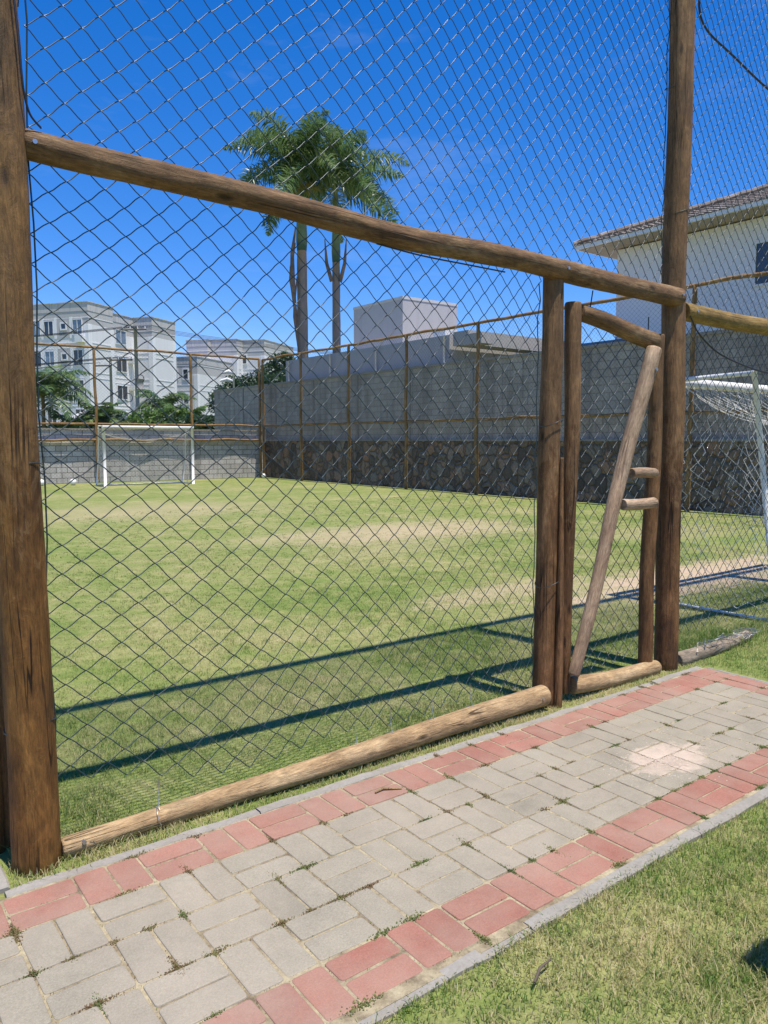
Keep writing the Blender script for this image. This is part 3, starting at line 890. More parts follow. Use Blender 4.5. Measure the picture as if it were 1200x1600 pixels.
perimeter('timber_fence', 'side fence running away behind the big left post', 'Y', .58, [3.25, 6.6, 9.9, 13.2, 16.4, 19.7, 23.0, 26.3, 29.4], ((.08, .06),), 5.0, 120)

# ------------------------------------------------------------------ walls
rw = thing('boundary_wall', (16.4, 14, 0), 'long grey boundary wall of concrete blocks on a dark rubble stone base', 'wall')
MB().box(16.28, 16.75, -6, 35.1, -.1, 1.58).build('stone_base', M['stone'], rw)
mb = MB(); mb.box(16.22, 16.75, -6, 35.1, 1.583, 1.63); mb.build('ledge', M['dark_concrete'], rw)
MB().box(16.40, 16.62, -6, 35.1, 1.632, 3.95).build('block_wall', M['block_dark'], rw)
MB().box(16.36, 16.66, -6, 35.1, 3.952, 4.03).build('coping', M['dark_concrete'], rw)
for y in range(-4, 35, 3):
    MB().box(16.37, 16.398, y, y + .12, 1.632, 3.95).build('pilaster', M['dark_concrete'], rw)
# rain streaks of lime on the ledge
fw = thing('block_wall', (8, 29.8, 0), 'low pale concrete block wall behind the far goal', 'wall')
MB().box(-9, 16.27, 29.82, 30.02, -.1, 1.5).build('block_courses', M['block'], fw)
MB().box(-9, 16.27, 29.70, 30.03, 1.502, 1.60).build('ledge', M['block'], fw)
MB().box(-9, 16.27, 29.80, 30.0, 1.602, 1.98).build('top_courses', M['block'], fw)
MB().box(-9, 16.27, 29.76, 30.04, 1.982, 2.05).build('coping', M['dark_concrete'], fw)

# ------------------------------------------------------------------ goals
def bez(a, b, c, n):
    return [tuple((1 - t) ** 2 * a[i] + 2 * t * (1 - t) * b[i] + t * t * c[i] for i in range(3)) for t in [k / n for k in range(n + 1)]]
def net_part(th, S, nu, nv, r, seed, drop=0.0, jit=.03):
    k = np.arange(nu)[:, None]; j = np.arange(nv + 1)[None, :]
    X = (k + ((j + k) & 1)) / nu; Z = (j + 0.0 * k) / nv
    g = np.random.default_rng(seed)
    P = np.empty((nu, nv + 1, 3))
    for a in range(nu):
        for b in range(nv + 1):
            P[a, b] = S(min(1, X[a, b]), Z[a, b])
    x = P[..., 0] * 7 + P[..., 1] * 5; z = P[..., 2] * 7
    P[..., 0] += smooth_noise(x, z, seed, 1) * jit; P[..., 1] += smooth_noise(x, z, seed + 1, 1) * jit; P[..., 2] += smooth_noise(x, z, seed + 2, 1) * jit
    P[..., 2] = np.maximum(P[..., 2], .012)
    if drop:
        keep = g.random(nu) > drop; P = P[keep]
    V, F = tubes(P, r, 4)
    return npmesh('net', V, F, M['net'], th, True)
def goal(n0, s, d0, d1, h, dtop, dbot, label, seed, rp=.045, nr=.0022):
    """s: direction (+1/-1 along Y) in which the net hangs behind the goal line"""
    th = thing('football_goal', ((d0 + d1) / 2, n0, 0), label, 'goal')
    for d in (d0, d1):
        MB().tube([(d, n0, 0), (d, n0, h)], rp, 14).build('goal_post', M['white_paint'], th, True)
    MB().tube([(d0 - rp, n0, h), (d1 + rp, n0, h)], rp * 1.05, 14).build('crossbar', M['white_paint'], th, True)
    for d in (d0, d1):
        MB().tube([(d, n0, h + .02), (d, n0 + s * dtop, h + .04)], .022, 8).build('top_arm', M['white_paint'], th, True)
        MB().tube([(d, n0 + s * dtop, h + .05), (d, n0 + s * dtop * 1.2, h * .5), (d, n0 + s * dbot, .02)], .026, 8).build('rear_leg', M['white_paint'], th, True)
        MB().tube([(d, n0, .02), (d, n0 + s * dbot, .02)], .013, 8).build('ground_bar', M['net'], th, True)
    MB().tube([(d0, n0 + s * dbot, .02), (d1, n0 + s * dbot, .02)], .018, 8).build('ground_bar', M['white_paint'], th, True)
    W = d1 - d0
    def back(u, v):
        sag = .35 * math.sin(PI * u) ** .7
        x = d0 + W * u
        a = (n0, h); b = (n0 + s * dtop * .9, h - .12 - sag); c = (n0 + s * dbot, .02)
        if v < .35:
            t = v / .35; y = a[0] + (b[0] - a[0]) * t; z = a[1] + (b[1] - a[1]) * t - .12 * math.sin(PI * t)
        else:
            t = (v - .35) / .65; y = b[0] + (c[0] - b[0]) * t - s * .1 * math.sin(PI * t); z = b[1] + (c[1] - b[1]) * t
        return (x, y, z)
    net_part(th, back, int(W / .07), 44, nr, seed, 0)
    for d in (d0, d1):
        def side(u, v, d=d):
            yt = n0 + s * dtop * u; yb = n0 + s * dbot * u
            return (d + .05 * math.sin(PI * v) * math.sin(PI * u), yt + (yb - yt) * v, h - .05 - .12 * math.sin(PI * u) * (1 - v) + (.02 - h + .05) * v)
        net_part(th, side, 12, 28, nr, seed + 5, .3, .075)
    return th
goal(26.8, 1, 8.42, 11.62, 2.06, .55, 1.0, 'white football goal at the far end of the pitch', 5, .05, .0042)
goal(4.2, -1, 6.73, 9.93, 2.15, .75, 1.05, 'white football goal with sagging net, near the right edge', 15, .045, .0032)

# balls
def ball(x, y, label, r=.115):
    bpy_m = MB(); V = []; F = []; nu, nv = 20, 12
    for j in range(nv + 1):
        for i in range(nu):
            a = 2 * PI * i / nu; b = PI * j / nv
            q = r * (1 - .02 * (abs(math.sin(3 * a)) > .97))
            V.append((x + q * math.sin(b) * math.cos(a), y + q * math.sin(b) * math.sin(a), r + q * math.cos(b)))
    for j in range(nv):
        for i in range(nu): F.append((j * nu + i, (j + 1) * nu + i, (j + 1) * nu + (i + 1) % nu, j * nu + (i + 1) % nu))
    tag(npmesh('ball', V, F, M['ball'], None, True), label, 'ball', 'white balls along the far end')
ball(7.85, 28.6, 'white ball on the grass left of the far goal')
ball(15.75, 29.0, 'small white ball in the far corner at the foot of a pole', .1)
ball(6.85, 28.9, 'leftmost white ball, half hidden by the big left post')

# ------------------------------------------------------------------ grey building, tower box behind the right wall
gb = thing('grey_building', (20, 23, 0), 'low grey rendered building with thick roof slab behind the side wall', 'building')
MB().box(17.0, 31, 18.75, 29.2, 0, 5.0).build('wall', M['grey_render'], gb)
MB().box(17.02, 34, 17.9, 18.6, 4.62, 5.06).build('roof_slab', M['roof_slab'], gb)
MB().box(17.0, 17.6, 17.3, 18.1, 4.60, 4.93).build('slab_step', M['roof_slab'], gb)
for y in (18.9, 22.6, 25.6, 28.8):
    MB().tube([(16.9, y, 3.0), (16.9, y, 4.95)], .035, 8).build('pipe', M['pipe'], gb, True)
MB().box(17.3, 17.85, 19.3, 19.9, 5.0, 5.28).build('roof_unit', M['ac'], gb)
tb = thing('water_tower_box', (20.4, 25.2, 0), 'plain grey cube shaped tower rising above the low roof', 'tower')
MB().box(19.0, 21.85, 23.66, 26.95, 0, 7.05).build('wall', M['grey_render'], tb)
MB().box(18.98, 21.87, 23.64, 26.97, 7.052, 7.16).build('top_band', M['light_render'], tb)

# house with tiled roof
hs = thing('house', (26, 10, 0), 'white two storey house with brown tiled hip roof at the right edge', 'house')
HX, HY1, HY0 = 22.0, 16.05, 2.0
MB().box(HX, 32, HY0, HY1, 0, 7.86).build('wall', M['house_wall'], hs)
ex, ey1, ey0, ez = 21.15, 16.95, 1.1, 7.90
mb = MB(); mb.box(ex, 32.9, ey0, ey1, ez, ez + .05); mb.build('soffit', M['soffit'], hs)
mb = MB(); mb.box(ex - .1, ex, ey0 - .1, ey1 + .1, ez + .02, ez + .15); mb.box(ex, 33, ey1, ey1 + .1, ez + .02, ez + .15); mb.build('gutter', M['gutter'], hs)
def hip():
    # tiled slopes as corrugated sheets following the hips
    s = math.tan(R(20.5)); mb = MB()
    H = 5.9
    def slope(p0, p1, inward, nrow=22):
        p0 = Vector(p0); p1 = Vector(p1); t = (p1 - p0); L = t.length; t.normalize(); inward = Vector(inward)
        step = .075; rows = []
        for j in range(nrow + 1):
            w = H * j / nrow
            for rep in (0, 1):
                row = []
                m = int(L / step)
                for i in range(m + 1):
                    q = L * i / m
                    q = min(max(q, w), L - w)
                    z = w * s + .035 * abs(math.sin(q / .22 * PI)) + (.03 if rep else 0) + .012 * vnoise(q * 3, w * 3, 1)
                    p = p0 + t * q + inward * w
                    row.append((p.x, p.y, ez + .12 + z))
                rows.append(row)
        m = len(rows[0]); V = [p for r_ in rows for p in r_]; F = []
        for a in range(len(rows) - 1):
            for b in range(m - 1): F.append((a * m + b, a * m + b + 1, (a + 1) * m + b + 1, (a + 1) * m + b))
        mb.add(V, F)
    slope((ex - .12, ey1 + .12, 0), (ex - .12, ey0, 0), (1, 0, 0))
    slope((33, ey1 + .12, 0), (ex - .12, ey1 + .12, 0), (0, -1, 0))
    slope((ex, ey0 - .1, 0), (33, ey0 - .1, 0), (0, 1, 0))
    r = mb.build('roof', M['tiles'], hs)
    mb2 = MB(); a = Vector((ex - .12, ey1 + .12, ez + .2)); b = Vector((ex - .12 + H, ey1 + .12 - H, ez + .2 + H * s))
    mb2.tube([a.lerp(b, k / 24) + Vector((0, 0, .02 * (k % 2))) for k in range(25)], .1, 8); mb2.build('hip_tiles', M['tiles'], r)
hip()
def window(parent, fr, x0, x1, z0, z1, pane, deep=.05, frame=.06, mull=True):
    """fr(u, depth, z) -> world; depth>0 is outward"""
    w = MB()
    for (a, b, c, d) in ((x0, x1, z0, z0 + frame), (x0, x1, z1 - frame, z1), (x0, x0 + frame, z0 + frame, z1 - frame), (x1 - frame, x1, z0 + frame, z1 - frame)):
        w.box(a, b, -.05, deep, c, d, 0, fr)
    if mull: w.box((x0 + x1) / 2 - .025, (x0 + x1) / 2 + .025, -.03, deep - .01, z0 + frame, z1 - frame, 0, fr)
    wo = w.build('window', M['frame_white'], parent)
    p = MB(); p.box(x0 + frame, x1 - frame, .0, .012, z0 + frame, z1 - frame, 0, fr)
    p.build('pane', pane, wo)
    return wo
def hf(u, d, z): return (HX - d, u, z)
# window near the right edge of the picture
for (a, b) in ((10.1, 11.42), (5.2, 6.5)):
    window(hs, hf, a, b, 5.95, 7.2, M['glass'])
small = MB(); small.box(20.2, 21.9, 14.5, 15.6, 4.4, 4.55).box(21.0, 21.9, 15.7, 16.6, 4.2, 4.75)
annex = thing('low_annex', (20.5, 15.5, 0), 'dark low roof beside the white house, above the wall', 'building')
MB().box(19.6, 21.9, 15.2, 17.4, 0, 4.35).build('wall', M['dark_concrete'], annex)
mb = MB(); mb.prism([(19.4, 4.352), (21.95, 4.352), (21.95, 4.95)], 15.0, 17.6, 0, lambda x, y, z: (x, z, y)); mb.build('roof', M['tiles'], annex)

# ------------------------------------------------------------------ apartment blocks, own axes
E1 = (.95, -.31); E2 = (.307, .952)
def apt(name, label, C, a0, segs, H, wins, floors=(11.6, 8.95, 6.27, 3.75), group='pale apartment blocks beyond the far wall'):
    """C: near corner in the level camera frame; a runs right along the front, b away. segs: list of (a0,a1,b0,b1) boxes"""
    def fr(a, b, z):
        X = C[0] + a * E1[0] + b * E2[0]; Y = C[1] + a * E1[1] + b * E2[1]
        x, y = c2w(X, Y); return (x, y, z)
    cx, cy, _ = fr(-3, 3, 0)
    th = thing(name, (cx, cy, 0), label, 'building', group)
    wall = MB(); band = MB(); par = MB(); qn = MB(); lines = MB()
    for i, (p0, p1, b0, b1) in enumerate(segs):
        e = .0015 * i
        wall.box(p0, p1 - e, b0 + e, b1, -2, H - 1.9, 0, fr)
        band.box(p0, p1 - e, b0 + e, b1, H - 1.898, H - .75, 0, fr)
        par.box(p0 - .03, p1 + .03, b0 - .03, b1 + .03, H - .748, H, 0, fr)
        par.box(p0 - .09, p1 + .09, b0 - .09, b1 + .09, H + .002, H + .08, 0, fr)
        # pale quoins on the corners of the bays
        for (qa, qb) in ((p1, b0), (p1, b1)):
            MB().box(qa - .45, qa + .05, qb - (.05 if qb == b0 else .45), qb + (.45 if qb == b0 else .05), -2, H - 1.95, 0, fr).build('quoin', M['apt_white'], th)
        for z in floors:
            lines.box(p0, p1 + .03, b0 - .03, b1, z - 1.25, z - 1.17, 0, fr)
            lines.box(p0, p1 + .03, b0 - .03, b1, z + .95, z + 1.0, 0, fr)
    wall.build('wall', M['apt_beige'], th); band.build('top_band', M['apt_grey'], th)
    par.build('parapet', M['parapet'], th); lines.build('floor_bands', M['apt_white'], th)
    for (side, u0, u1, zc, hz, pane, c) in wins:
        if side == 'F': f2 = lambda u, d, z, c=c: fr(u, c - d - .02, z)
        else: f2 = lambda u, d, z, c=c: fr(c + d + .02, u, z)
        window(th, f2, u0 - .06, u1 + .06, zc - hz * .56, zc + hz * .56, M[pane], .07, .055 if u1 - u0 > .85 else .12, u1 - u0 > .85)
    return th, fr
wins = []
for zi, z in enumerate((11.75, 9.05, 6.35, 3.75)):
    pn = [('glass', 'curtain', 'glass', 'curtain'), ('curtain', 'glass', 'glass', 'glass'), ('glass', 'glass', 'glass', 'glass'), ('glass', 'glass', 'glass', 'curtain')][zi]
    wins += [('F', -6.15, -5.25, z, 1.35, pn[3], 0), ('F', -4.75, -3.8, z, 1.2, pn[0], 0), ('F', -2.95, -2.35, z + .12, .62, 'glass', 0), ('F', -1.6, -.65, z, 1.25, pn[1], 0),
             ('F', -9.0, -8.0, z, 1.2, pn[2], 0), ('S', 6.35, 7.9, z, 1.25, pn[1], -1.9)]
A, frA = apt('apartment_block', 'pale four storey apartment block at the left, nearest of the blocks', (-26.5, 70), 0,
        [(-16, 0, 0, 3.5), (-16, -1.9, 3.5, 9.2), (-16, .35, 9.2, 13.3)], 13.9, wins)
# white panels between the windows of the front, and air conditioner
for z in (11.75, 9.05, 6.35):
    for a in (-5.15, -3.7, -2.0): MB().box(a, a + .3, -.035, .1, z - .95, z + .9, 0, frA).build('facade_panel', M['apt_white'], A)
    MB().box(-3.38, -2.02, -.025, .1, z - .9, z + .85, 0, frA).build('facade_panel', M['apt_grey'], A)
MB().box(-1.1, -.3, -.5, -.04, 10.35, 10.95, 0, frA).build('air_conditioner', M['ac'], A)
for z in (9.6, 6.9):
    MB().box(-.5 - 1.9, .1 - 1.9, 8.2, 8.9, z - .3, z + .2, 0, lambda a, b, c: frA(a + .6, b, c)).build('air_conditioner', M['ac'], A)
wB = []
for z in (11.6, 8.95, 6.3):
    wB += [('F', -3.2, -2.4, z, 1.1, 'glass', 0), ('S', 6.2, 7.4, z, 1.1, 'glass', -1.8)]
apt('apartment_block', 'pale apartment block farther back, partly behind the dark green tree', (-14.75, 96.0), 0,
    [(-7.5, 0, 0, 8.5), (-7.5, -3.0, -1.5, 0), (-9.6, -6.6, -2.2, 6)], 13.9, wB)
wC = []
for z in (9.1, 6.3, 3.6):
    for a in (-3.2, -1.6, -.2): wC += [('F', a - .45, a + .25, z, 1.15, 'glass', 0)]
apt('apartment_block', 'lower apartment block with small dark windows, in the gap between the two taller ones', (-22.3, 88.5), 0, [(-9, 1.2, 0, 12)], 11.0, wC, (9.1, 6.3, 3.6))

# ------------------------------------------------------------------ utility poles, lamp, wires
def upole(cx, cy, h, arms, label, r=.17):
    x, y = c2w(cx, cy)
    th = thing('utility_pole', (x, y, 0), label, 'utility pole')
    MB().tube([(x, y, 0), (x, y, h)], [r, r * .65], 10).build('pole', M['pole'], th, True)
    ends = []
    for (z, w0, w1) in arms:
        a = c2w(cx + w0, cy + .1); b = c2w(cx + w1, cy - .1)
        MB().tube([(a[0], a[1] , z), (b[0], b[1], z)], .06, 6).build('crossarm', M['bark'], th)
        ins = MB()
        for t in (.05, .35, .65, .95):
            p = (a[0] + (b[0] - a[0]) * t, a[1] + (b[1] - a[1]) * t)
            ins.tube([(p[0], p[1], z + .05), (p[0], p[1], z + .22)], .045, 6); ends.append((p[0], p[1], z + .22))
        ins.build('insulators', M['ac'], th)
    return th, ends
t1, e1 = upole(-17.5, 55.0, 9.5, [(9.35, -1.0, .8)], 'taller grey concrete utility pole in front of the apartments')
MB().tube([(*c2w(-17.2, 54.8), 5.2), (*c2w(-17.2, 54.8), 5.9)], .22, 10).build('transformer', M['pole'], t1, True)
for (dx, dz) in ((-.55, 4.6), (.3, 5.9)):
    c = c2w(-17.5 + dx, 54.8)
    MB().tube([(c[0] + .28 * math.cos(a) * .79, c[1] - .28 * math.cos(a) * .6, dz + .3 * math.sin(a)) for a in [k * PI / 8 for k in range(17)]], .03, 5).build('cable_coil', M['cable'], t1)
t2, e2 = upole(-19.5, 55.5, 7.4, [(7.3, 0, 1.6), (6.9, -1.2, .1)], 'shorter wooden utility pole left of the concrete pole', .13)
def wires(ends, dirx, label, L=60, sag=1.2, n=4):
    mb = MB()
    for (x, y, z) in ends[:n]:
        ex_, ey_ = x + dirx[0] * L, y + dirx[1] * L
        mb.tube([(x + (ex_ - x) * t, y + (ey_ - y) * t, z - sag * 4 * t * (1 - t)) for t in [k / 14 for k in range(15)]], .014, 4)
    tag(mb.build('power_line', M['cable'], None), label, 'power line')
dl = c2w(-1, .15)
wires(e1, dl, 'thin power lines running left from the top of the taller pole')
wires(e2, dl, 'thin power lines running left from the shorter pole', 50, 1.0, 6)
dr = c2w(1, .45)
wires(e1, dr, 'thin power lines running right from the taller pole', 50, 1.5)
x, y = c2w(-8.9, 46)
lamp = thing('street_lamp', (x, y, 0), 'street lamp with two pale heads in front of the dark tree', 'street lamp')
MB().tube([(x, y, 0), (x, y, 5.6)], .05, 8).build('pole', M['pipe'], lamp, True)
for s, z in ((-.25, 5.55), (-.35, 5.1)):
    c = c2w(-8.9 + s, 45.9)
    mb = MB(); mb.tube([(c[0] - .35, c[1] + .25, z), (c[0], c[1], z + .09), (c[0] + .25, c[1] - .2, z)], [.05, .14, .05], 8); mb.build('lamp_head', M['ac'], lamp, True)
# white arch of a garden canopy behind the far wall
pts = []
for k in range(13):
    a = PI * (.08 + .84 * k / 12)
    c = c2w(-15.9 + 1.5 * math.cos(a), 45.0); pts.append((c[0], c[1], 1.9 + 1.35 * math.sin(a)))
arch = thing('canopy', (*c2w(-15.9, 45), 0), 'white curved canopy behind the far wall, beside the poles', 'canopy')
mb = MB()
for k in range(12):
    p, q = pts[k], pts[k + 1]
    mb.box(0, 1, 0, 1, 0, 1, 0, lambda a, b, c, p=p, q=q: (p[0] + (q[0] - p[0]) * a - b * .9, p[1] + (q[1] - p[1]) * a + b * 1.2, p[2] + (q[2] - p[2]) * a + c * .06))
mb.build('cover', M['white_paint'], arch)
for k in (0, 12): MB().tube([(pts[k][0], pts[k][1], 0), pts[k]], .05, 8).build('leg', M['white_paint'], arch)

# ------------------------------------------------------------------ palms
def frond_np(base, az, elev, L, droop, leaf, seed, nleaf=46, width=.045, plumose=.5):
    g = np.random.default_rng(seed)
    n = 16; t = np.linspace(0, 1, n)
    hx = math.cos(az); hy = math.sin(az)
    ang = elev - droop * t ** 1.25
    ds = L / (n - 1)
    r = np.concatenate([[0], np.cumsum(np.cos(ang[:-1]) * ds)]); z = np.concatenate([[0], np.cumsum(np.sin(ang[:-1]) * ds)])
    C = np.stack([base[0] + r * hx, base[1] + r * hy, base[2] + z], -1)
    V = []; F = []; Rn = []
    tone = g.random() * .35
    for s in (-1, 1):
        for i in range(nleaf):
            q = .1 + .9 * (i + g.random() * .6) / nleaf
            f = q * (n - 1); a = min(int(f), n - 2); fr_ = f - a
            P = C[a] * (1 - fr_) + C[a + 1] * fr_
            T = C[a + 1] - C[a]; T /= np.linalg.norm(T)
            side = np.array([-hy, hx, 0]) * s
            up = np.cross(T, side) * s; up = up / (np.linalg.norm(up) + 1e-9)
            if up[2] < 0: up = -up
            ll = leaf * (math.sin(PI * min(1, q * .8 + .2)) ** .6) * g.uniform(.8, 1.1)
            d1 = T * .55 + side * .9 + up * g.uniform(-plumose, plumose * 1.1); d1 /= np.linalg.norm(d1)
            p1 = P + d1 * ll * .5
            d2 = d1 + np.array([0, 0, -1.0]) * g.uniform(.5, 1.1); d2 /= np.linalg.norm(d2)
            p2 = p1 + d2 * ll * .5
            wv = T * width / 2
            b = len(V)
            V += [P - wv * .6, P + wv * .6, p1 + wv, p1 - wv, p2]
            F += [(b, b + 1, b + 2), (b, b + 2, b + 3), (b + 3, b + 2, b + 4)]
            c = min(1, tone + g.random() * .6); Rn += [c] * 5
    # rachis
    for k in range(n - 1):
        b = len(V); w = .04 * (1 - t[k] * .8); sd = np.array([-hy, hx, 0]) * w
        V += [C[k] - sd, C[k] + sd, C[k + 1] + sd * .8, C[k + 1] - sd * .8, C[k] + np.array([0, 0, -w * 1.3]), C[k + 1] + np.array([0, 0, -w * 1.2])]
        F += [(b, b + 1, b + 2), (b, b + 2, b + 3), (b + 1, b + 4, b + 5), (b + 1, b + 5, b + 2), (b, b + 3, b + 5), (b, b + 5, b + 4)]
        Rn += [.9] * 6
    return V, F, Rn
def crown(name, th, base, fr_list, leaf, mat, seed, **kw):
    V = []; F = []; Rn = []
    for i, (az, el, L, dr_) in enumerate(fr_list):
        v, f, r = frond_np(base, az, el, L, dr_, leaf, seed + i * 13, **kw)
        o = len(V); V += v; F += [(a + o, b + o, c + o) for a, b, c in f]; Rn += r
    return npmesh(name, np.array(V), np.array(F), mat, th, False, None, {'rnd': Rn})
def tall_palm(cx, cy, hshaft, htop, rt, label, seed, lean=(0, 0), nf=20, L=3.7):
    x, y = c2w(cx, cy)
    th = thing('palm_tree', (x, y, 0), label, 'palm tree', 'tall palms behind the grey wall')
    N = 14; pts = []; rr = []
    for k in range(N + 1):
        q = k / N; pts.append((x + lean[0] * q * q, y + lean[1] * q * q, hshaft * q)); rr.append(rt * (1.15 - .3 * q + .03 * math.sin(k * 2.1)))
    MB().tube(pts, rr, 16).build('trunk', M['palm_trunk'], th, True)
    tx, ty = x + lean[0], y + lean[1]
    MB().tube([(tx, ty, hshaft), (tx, ty, hshaft + .5), (tx, ty, htop - .6), (tx, ty, htop)], [rt * .85, rt * 1.0, rt * .62, rt * .4], 14).build('crownshaft', M['crownshaft'], th, True)
    rs = random.Random(seed); fl = []
    for i in range(nf):
        q = i / (nf - 1)
        az = i * 2.39996 + rs.uniform(-.2, .2)
        el = R(84 - 92 * q ** 1.0) + rs.uniform(-.1, .1)
        fl.append((az, el, L * rs.uniform(.85, 1.05) * (1.0 - .12 * (q < .15)), R(62 + 38 * (1 - q)) * rs.uniform(.85, 1.15)))
    crown('crown', th, (tx, ty, htop - .1), fl, .85, M['palm_leaf'], seed, nleaf=105, width=.06, plumose=1.3)
    # spear leaf
    mb = MB(); mb.tube([(tx, ty, htop), (tx + .05, ty, htop + 1.2), (tx + .1, ty, htop + 2.4)], [.09, .05, .02], 6); mb.build('spear_leaf', M['crownshaft'], th)
    return th, (tx, ty)
p1t, p1c = tall_palm(-3.75, 36, 10.2, 13.7, .26, 'left of the two tall palms, with dry brown sheath strips on its trunk', 301, nf=21, L=4.4)
p2t, p2c = tall_palm(-2.25, 37, 9.9, 13.3, .21, 'right of the two tall palms, slimmer trunk with two brown prongs below the crown', 407, nf=19, L=4.2)
# dry strips and flower stalks
mb = MB()
for (dx, z0, z1, w) in ((-.30, 6.2, 11.2, .08), (-.34, 7.2, 10.5, .07), (-.24, 5.4, 9.0, .05)):
    a = c2w(-3.75 + dx * .6, 35.75); b = c2w(-3.75 + dx * 1.35, 35.7); c = c2w(-3.75 + dx * .8, 35.75)
    mb.tube([(c[0], c[1], z1), (b[0], b[1], z1 - 1.1), (b[0], b[1], (z0 + z1) / 2), (a[0], a[1], z0)], [.03, w, w * 1.5, .02], 6)
mb.build('dry_sheath', M['sheath'], p1t)
mb = MB()
for s in (-1, 1):
    a = c2w(-2.25 + s * .2, 36.8); b = c2w(-2.25 + s * .42, 36.7); c = c2w(-2.25 + s * .5, 36.7)
    mb.tube([(a[0], a[1], 9.0), (b[0], b[1], 9.8), (c[0], c[1], 10.9)], [.09, .08, .02], 6)
mb.build('dry_sheath', M['sheath'], p2t)
crown('flower_stalks', p1t, (p1c[0] - .1, p1c[1] - .5, 13.0), [(R(250), R(-20), 1.1, R(60)), (R(300), R(-10), 1.0, R(60)), (R(200), R(-20), .9, R(60))], .3, M['palm_dry'], 900, nleaf=26, width=.05, plumose=1.2)

def small_palm(cx, cy, h, L, label, seed, nf=14, mat='palm_leaf', trunk=.12, group='young palms behind the far wall'):
    x, y = c2w(cx, cy)
    th = thing('small_palm', (x, y, 0), label, 'palm', group)
    MB().tube([(x, y, 0), (x, y, h)], [trunk, trunk * .7], 8).build('trunk', M['bark'], th, True)
    rs = random.Random(seed); fl = []
    for i in range(nf):
        q = i / (nf - 1)
        fl.append((i * 2.4 + rs.uniform(-.2, .2), R(80 - 75 * q) + rs.uniform(-.1, .1), L * rs.uniform(.8, 1.1), R(95) * rs.uniform(.8, 1.2)))
    crown('crown', th, (x, y, h), fl, L * .28, M[mat], seed, nleaf=40, width=.08, plumose=.35)
small_palm(-17.6, 40, 3.9, 2.9, 'dark young palm beside the big left post, above the far wall', 71, 26)
small_palm(-16.6, 42, 2.0, 1.9, 'young palm behind the far wall, just left of the far goal', 72, 16, 'leaf_light')
small_palm(-14.9, 41, 2.6, 1.7, 'spiky dark palm behind the far wall, above the left post of the far goal', 73, 16)
small_palm(-13.7, 41.5, 2.1, 1.8, 'low spiky palm behind the far goal crossbar', 74, 14)
small_palm(-11.9, 42, 3.2, 2.2, 'young palm with curling top beside the concrete pole', 75, 14)
small_palm(-10.3, 41, 2.3, 1.9, 'leafy palm behind the right end of the far goal', 76, 16, 'leaf_light')

def bush(name, label, cat, cx, cy, blobs, n, leaf, mat, seed, group=None, trunk=None):
    """blobs: (dx, dz, rx, ry, rz) clumps round the centre in the level camera frame"""
    x, y = c2w(cx, cy)
    th = thing(name, (x, y, 0), label, cat, group)
    g = np.random.default_rng(seed)
    if trunk:
        mb = MB(); mb.tube([(x, y, 0), (x + .1, y, trunk * .6), (x, y, trunk)], [.22, .17, .1], 10)
        for q in range(6):
            a = q * 1.05; mb.tube([(x, y, trunk * .55), (x + math.cos(a) * .9, y + math.sin(a) * .9, trunk * .9), (x + math.cos(a) * 1.8, y + math.sin(a) * 1.8, trunk * 1.1)], [.09, .06, .03], 6)
        mb.build('trunk', M['bark'], th, True)
    P = []; Rr = []
    tot = sum(b[2] * b[4] for b in blobs)
    for bi, (dx, dz, rx, ry, rz) in enumerate(blobs):
        m = int(n * rx * rz / tot)
        d = g.normal(size=(m, 3)); d /= np.linalg.norm(d, axis=1, keepdims=True)
        rad = g.uniform(.45, 1.0, m) ** .5 * (1 + .22 * smooth_noise(d[:, 0] * 3, d[:, 2] * 3 + d[:, 1] * 2, seed + bi, 2))
        q = d * rad[:, None] * np.array([rx, ry, rz])
        X = cx + dx + q[:, 0]; Y = cy + q[:, 1]
        wx = .794 * X + .607 * Y; wy = -.607 * X + .794 * Y
        P.append(np.stack([wx, wy, dz + q[:, 2]], -1)); Rr.append(np.clip(g.random(m) * .6 + .3 * g.random() + .1, 0, 1))
    P = np.concatenate(P); Rr = np.concatenate(Rr); P[:, 2] = np.maximum(P[:, 2], .05); m = len(P)
    a = g.normal(size=(m, 3)); a /= np.linalg.norm(a, axis=1, keepdims=True)
    b = np.cross(a, g.normal(size=(m, 3))); b /= np.linalg.norm(b, axis=1, keepdims=True)
    s = leaf * g.uniform(.6, 1.3, (m, 1))
    V = np.stack([P - a * s, P + b * s * .42, P + a * s, P - b * s * .42], 1).reshape(-1, 3)
    i = np.arange(m) * 4
    npmesh('crown', V, np.stack([i, i + 1, i + 2, i + 3], -1), M[mat], th, False, None, {'rnd': np.repeat(Rr, 4)})
    return th
bush('bush', 'bright green bush filling the gap right of the concrete pole', 'bush', -11.2, 40, [(-1.2, 2.2, 1.1, 1, .9), (0, 2.5, 1.2, 1, 1.0), (1.2, 2.3, 1.1, 1, .8), (.4, 1.4, 1.6, 1.2, 1.0)], 5200, .13, 'leaf_light', 81, 'bushes behind the far wall')
bush('bush', 'darker green bush against the end of the grey side wall', 'bush', -9.1, 39, [(-.8, 2.2, 1.0, .9, .8), (.5, 2.0, 1.2, .9, .9), (1.3, 1.6, 1.0, .8, .8)], 4200, .12, 'leaf_dark', 82, 'bushes behind the far wall')
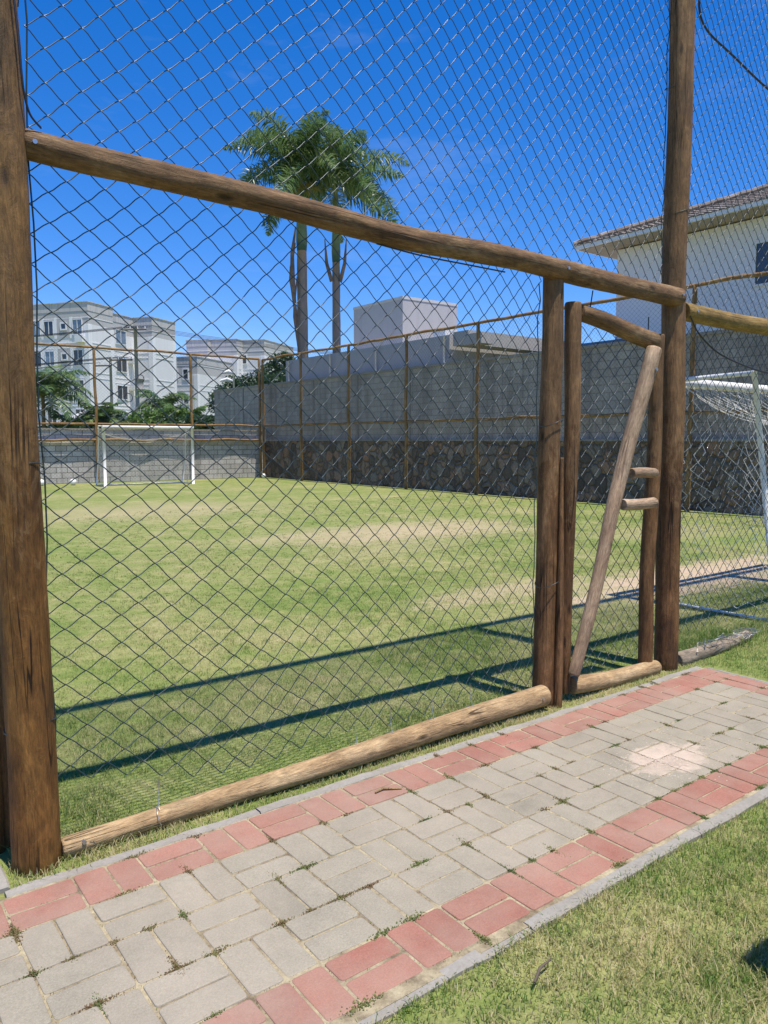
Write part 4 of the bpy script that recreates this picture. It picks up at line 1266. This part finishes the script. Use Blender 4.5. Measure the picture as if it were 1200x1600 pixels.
bush('bush', 'yellow green bush left of the far goal behind the wall', 'bush', -16.0, 41, [(-1.0, 1.9, 1.0, .9, .7), (.2, 2.2, .9, .9, .7), (1.0, 1.9, .9, .8, .6)], 4000, .12, 'leaf_light', 83, 'bushes behind the far wall')
bush('bush', 'dark bush behind the far wall next to the big left post', 'bush', -19.3, 41, [(-1.0, 2.0, 1.1, .9, .8), (.6, 1.7, 1.3, .9, .6)], 3200, .12, 'leaf_dark', 84, 'bushes behind the far wall')
bush('bush', 'low dark hedge behind the far goal crossbar', 'bush', -13.6, 40, [(-1.0, 1.7, 1.1, .7, .6), (.6, 1.7, 1.3, .7, .55)], 3600, .12, 'leaf_dark', 85, 'bushes behind the far wall')
bush('tree', 'dense dark green tree rising behind the grey side wall, left of the palms', 'tree', -8.3, 50, [(-1.4, 4.5, 1.2, 1.5, 1.2), (0, 4.8, 1.6, 1.6, 1.2), (1.6, 4.9, 1.6, 1.6, 1.2), (3.0, 4.7, 1.4, 1.5, 1.2), (.6, 3.8, 3.2, 1.6, 1.5), (3.4, 3.6, 2, 1.5, 1.4), (-2.2, 4.0, .8, 1, 1.0)], 15000, .13, 'leaf_dark', 86, None, 4.0)
bush('tree', 'grey green tree top farther back between the apartment block and palms', 'tree', -10.7, 82, [(-1.2, 8.8, 1.0, 1.3, 1.1), (0, 9.7, 1.1, 1.2, 1.2), (1.1, 9.2, 1.1, 1.2, 1.1), (0, 7.6, 2.0, 1.4, 1.4)], 4200, .2, 'leaf_dark', 87, None, 7.5)

# ------------------------------------------------------------------ shadow caster added out of view: its corner shades the lawn at lower right
bn = thing('shadow_caster', (2.9, .75, 0), 'unseen timber slab added to cast the shadow corner on the lawn at the lower right', 'shadow_caster')
for k in range(3):
    MB().box(2.225, 3.9, .555 + k * .14, .69 + k * .14, .44, .485).build('caster_plank', M['post'], bn)
for (x, y) in ((2.4, .60), (2.4, .88), (3.7, .60), (3.7, .88)):
    MB().box(x, x + .08, y, y + .08, 0, .438).build('leg', M['post'], bn)
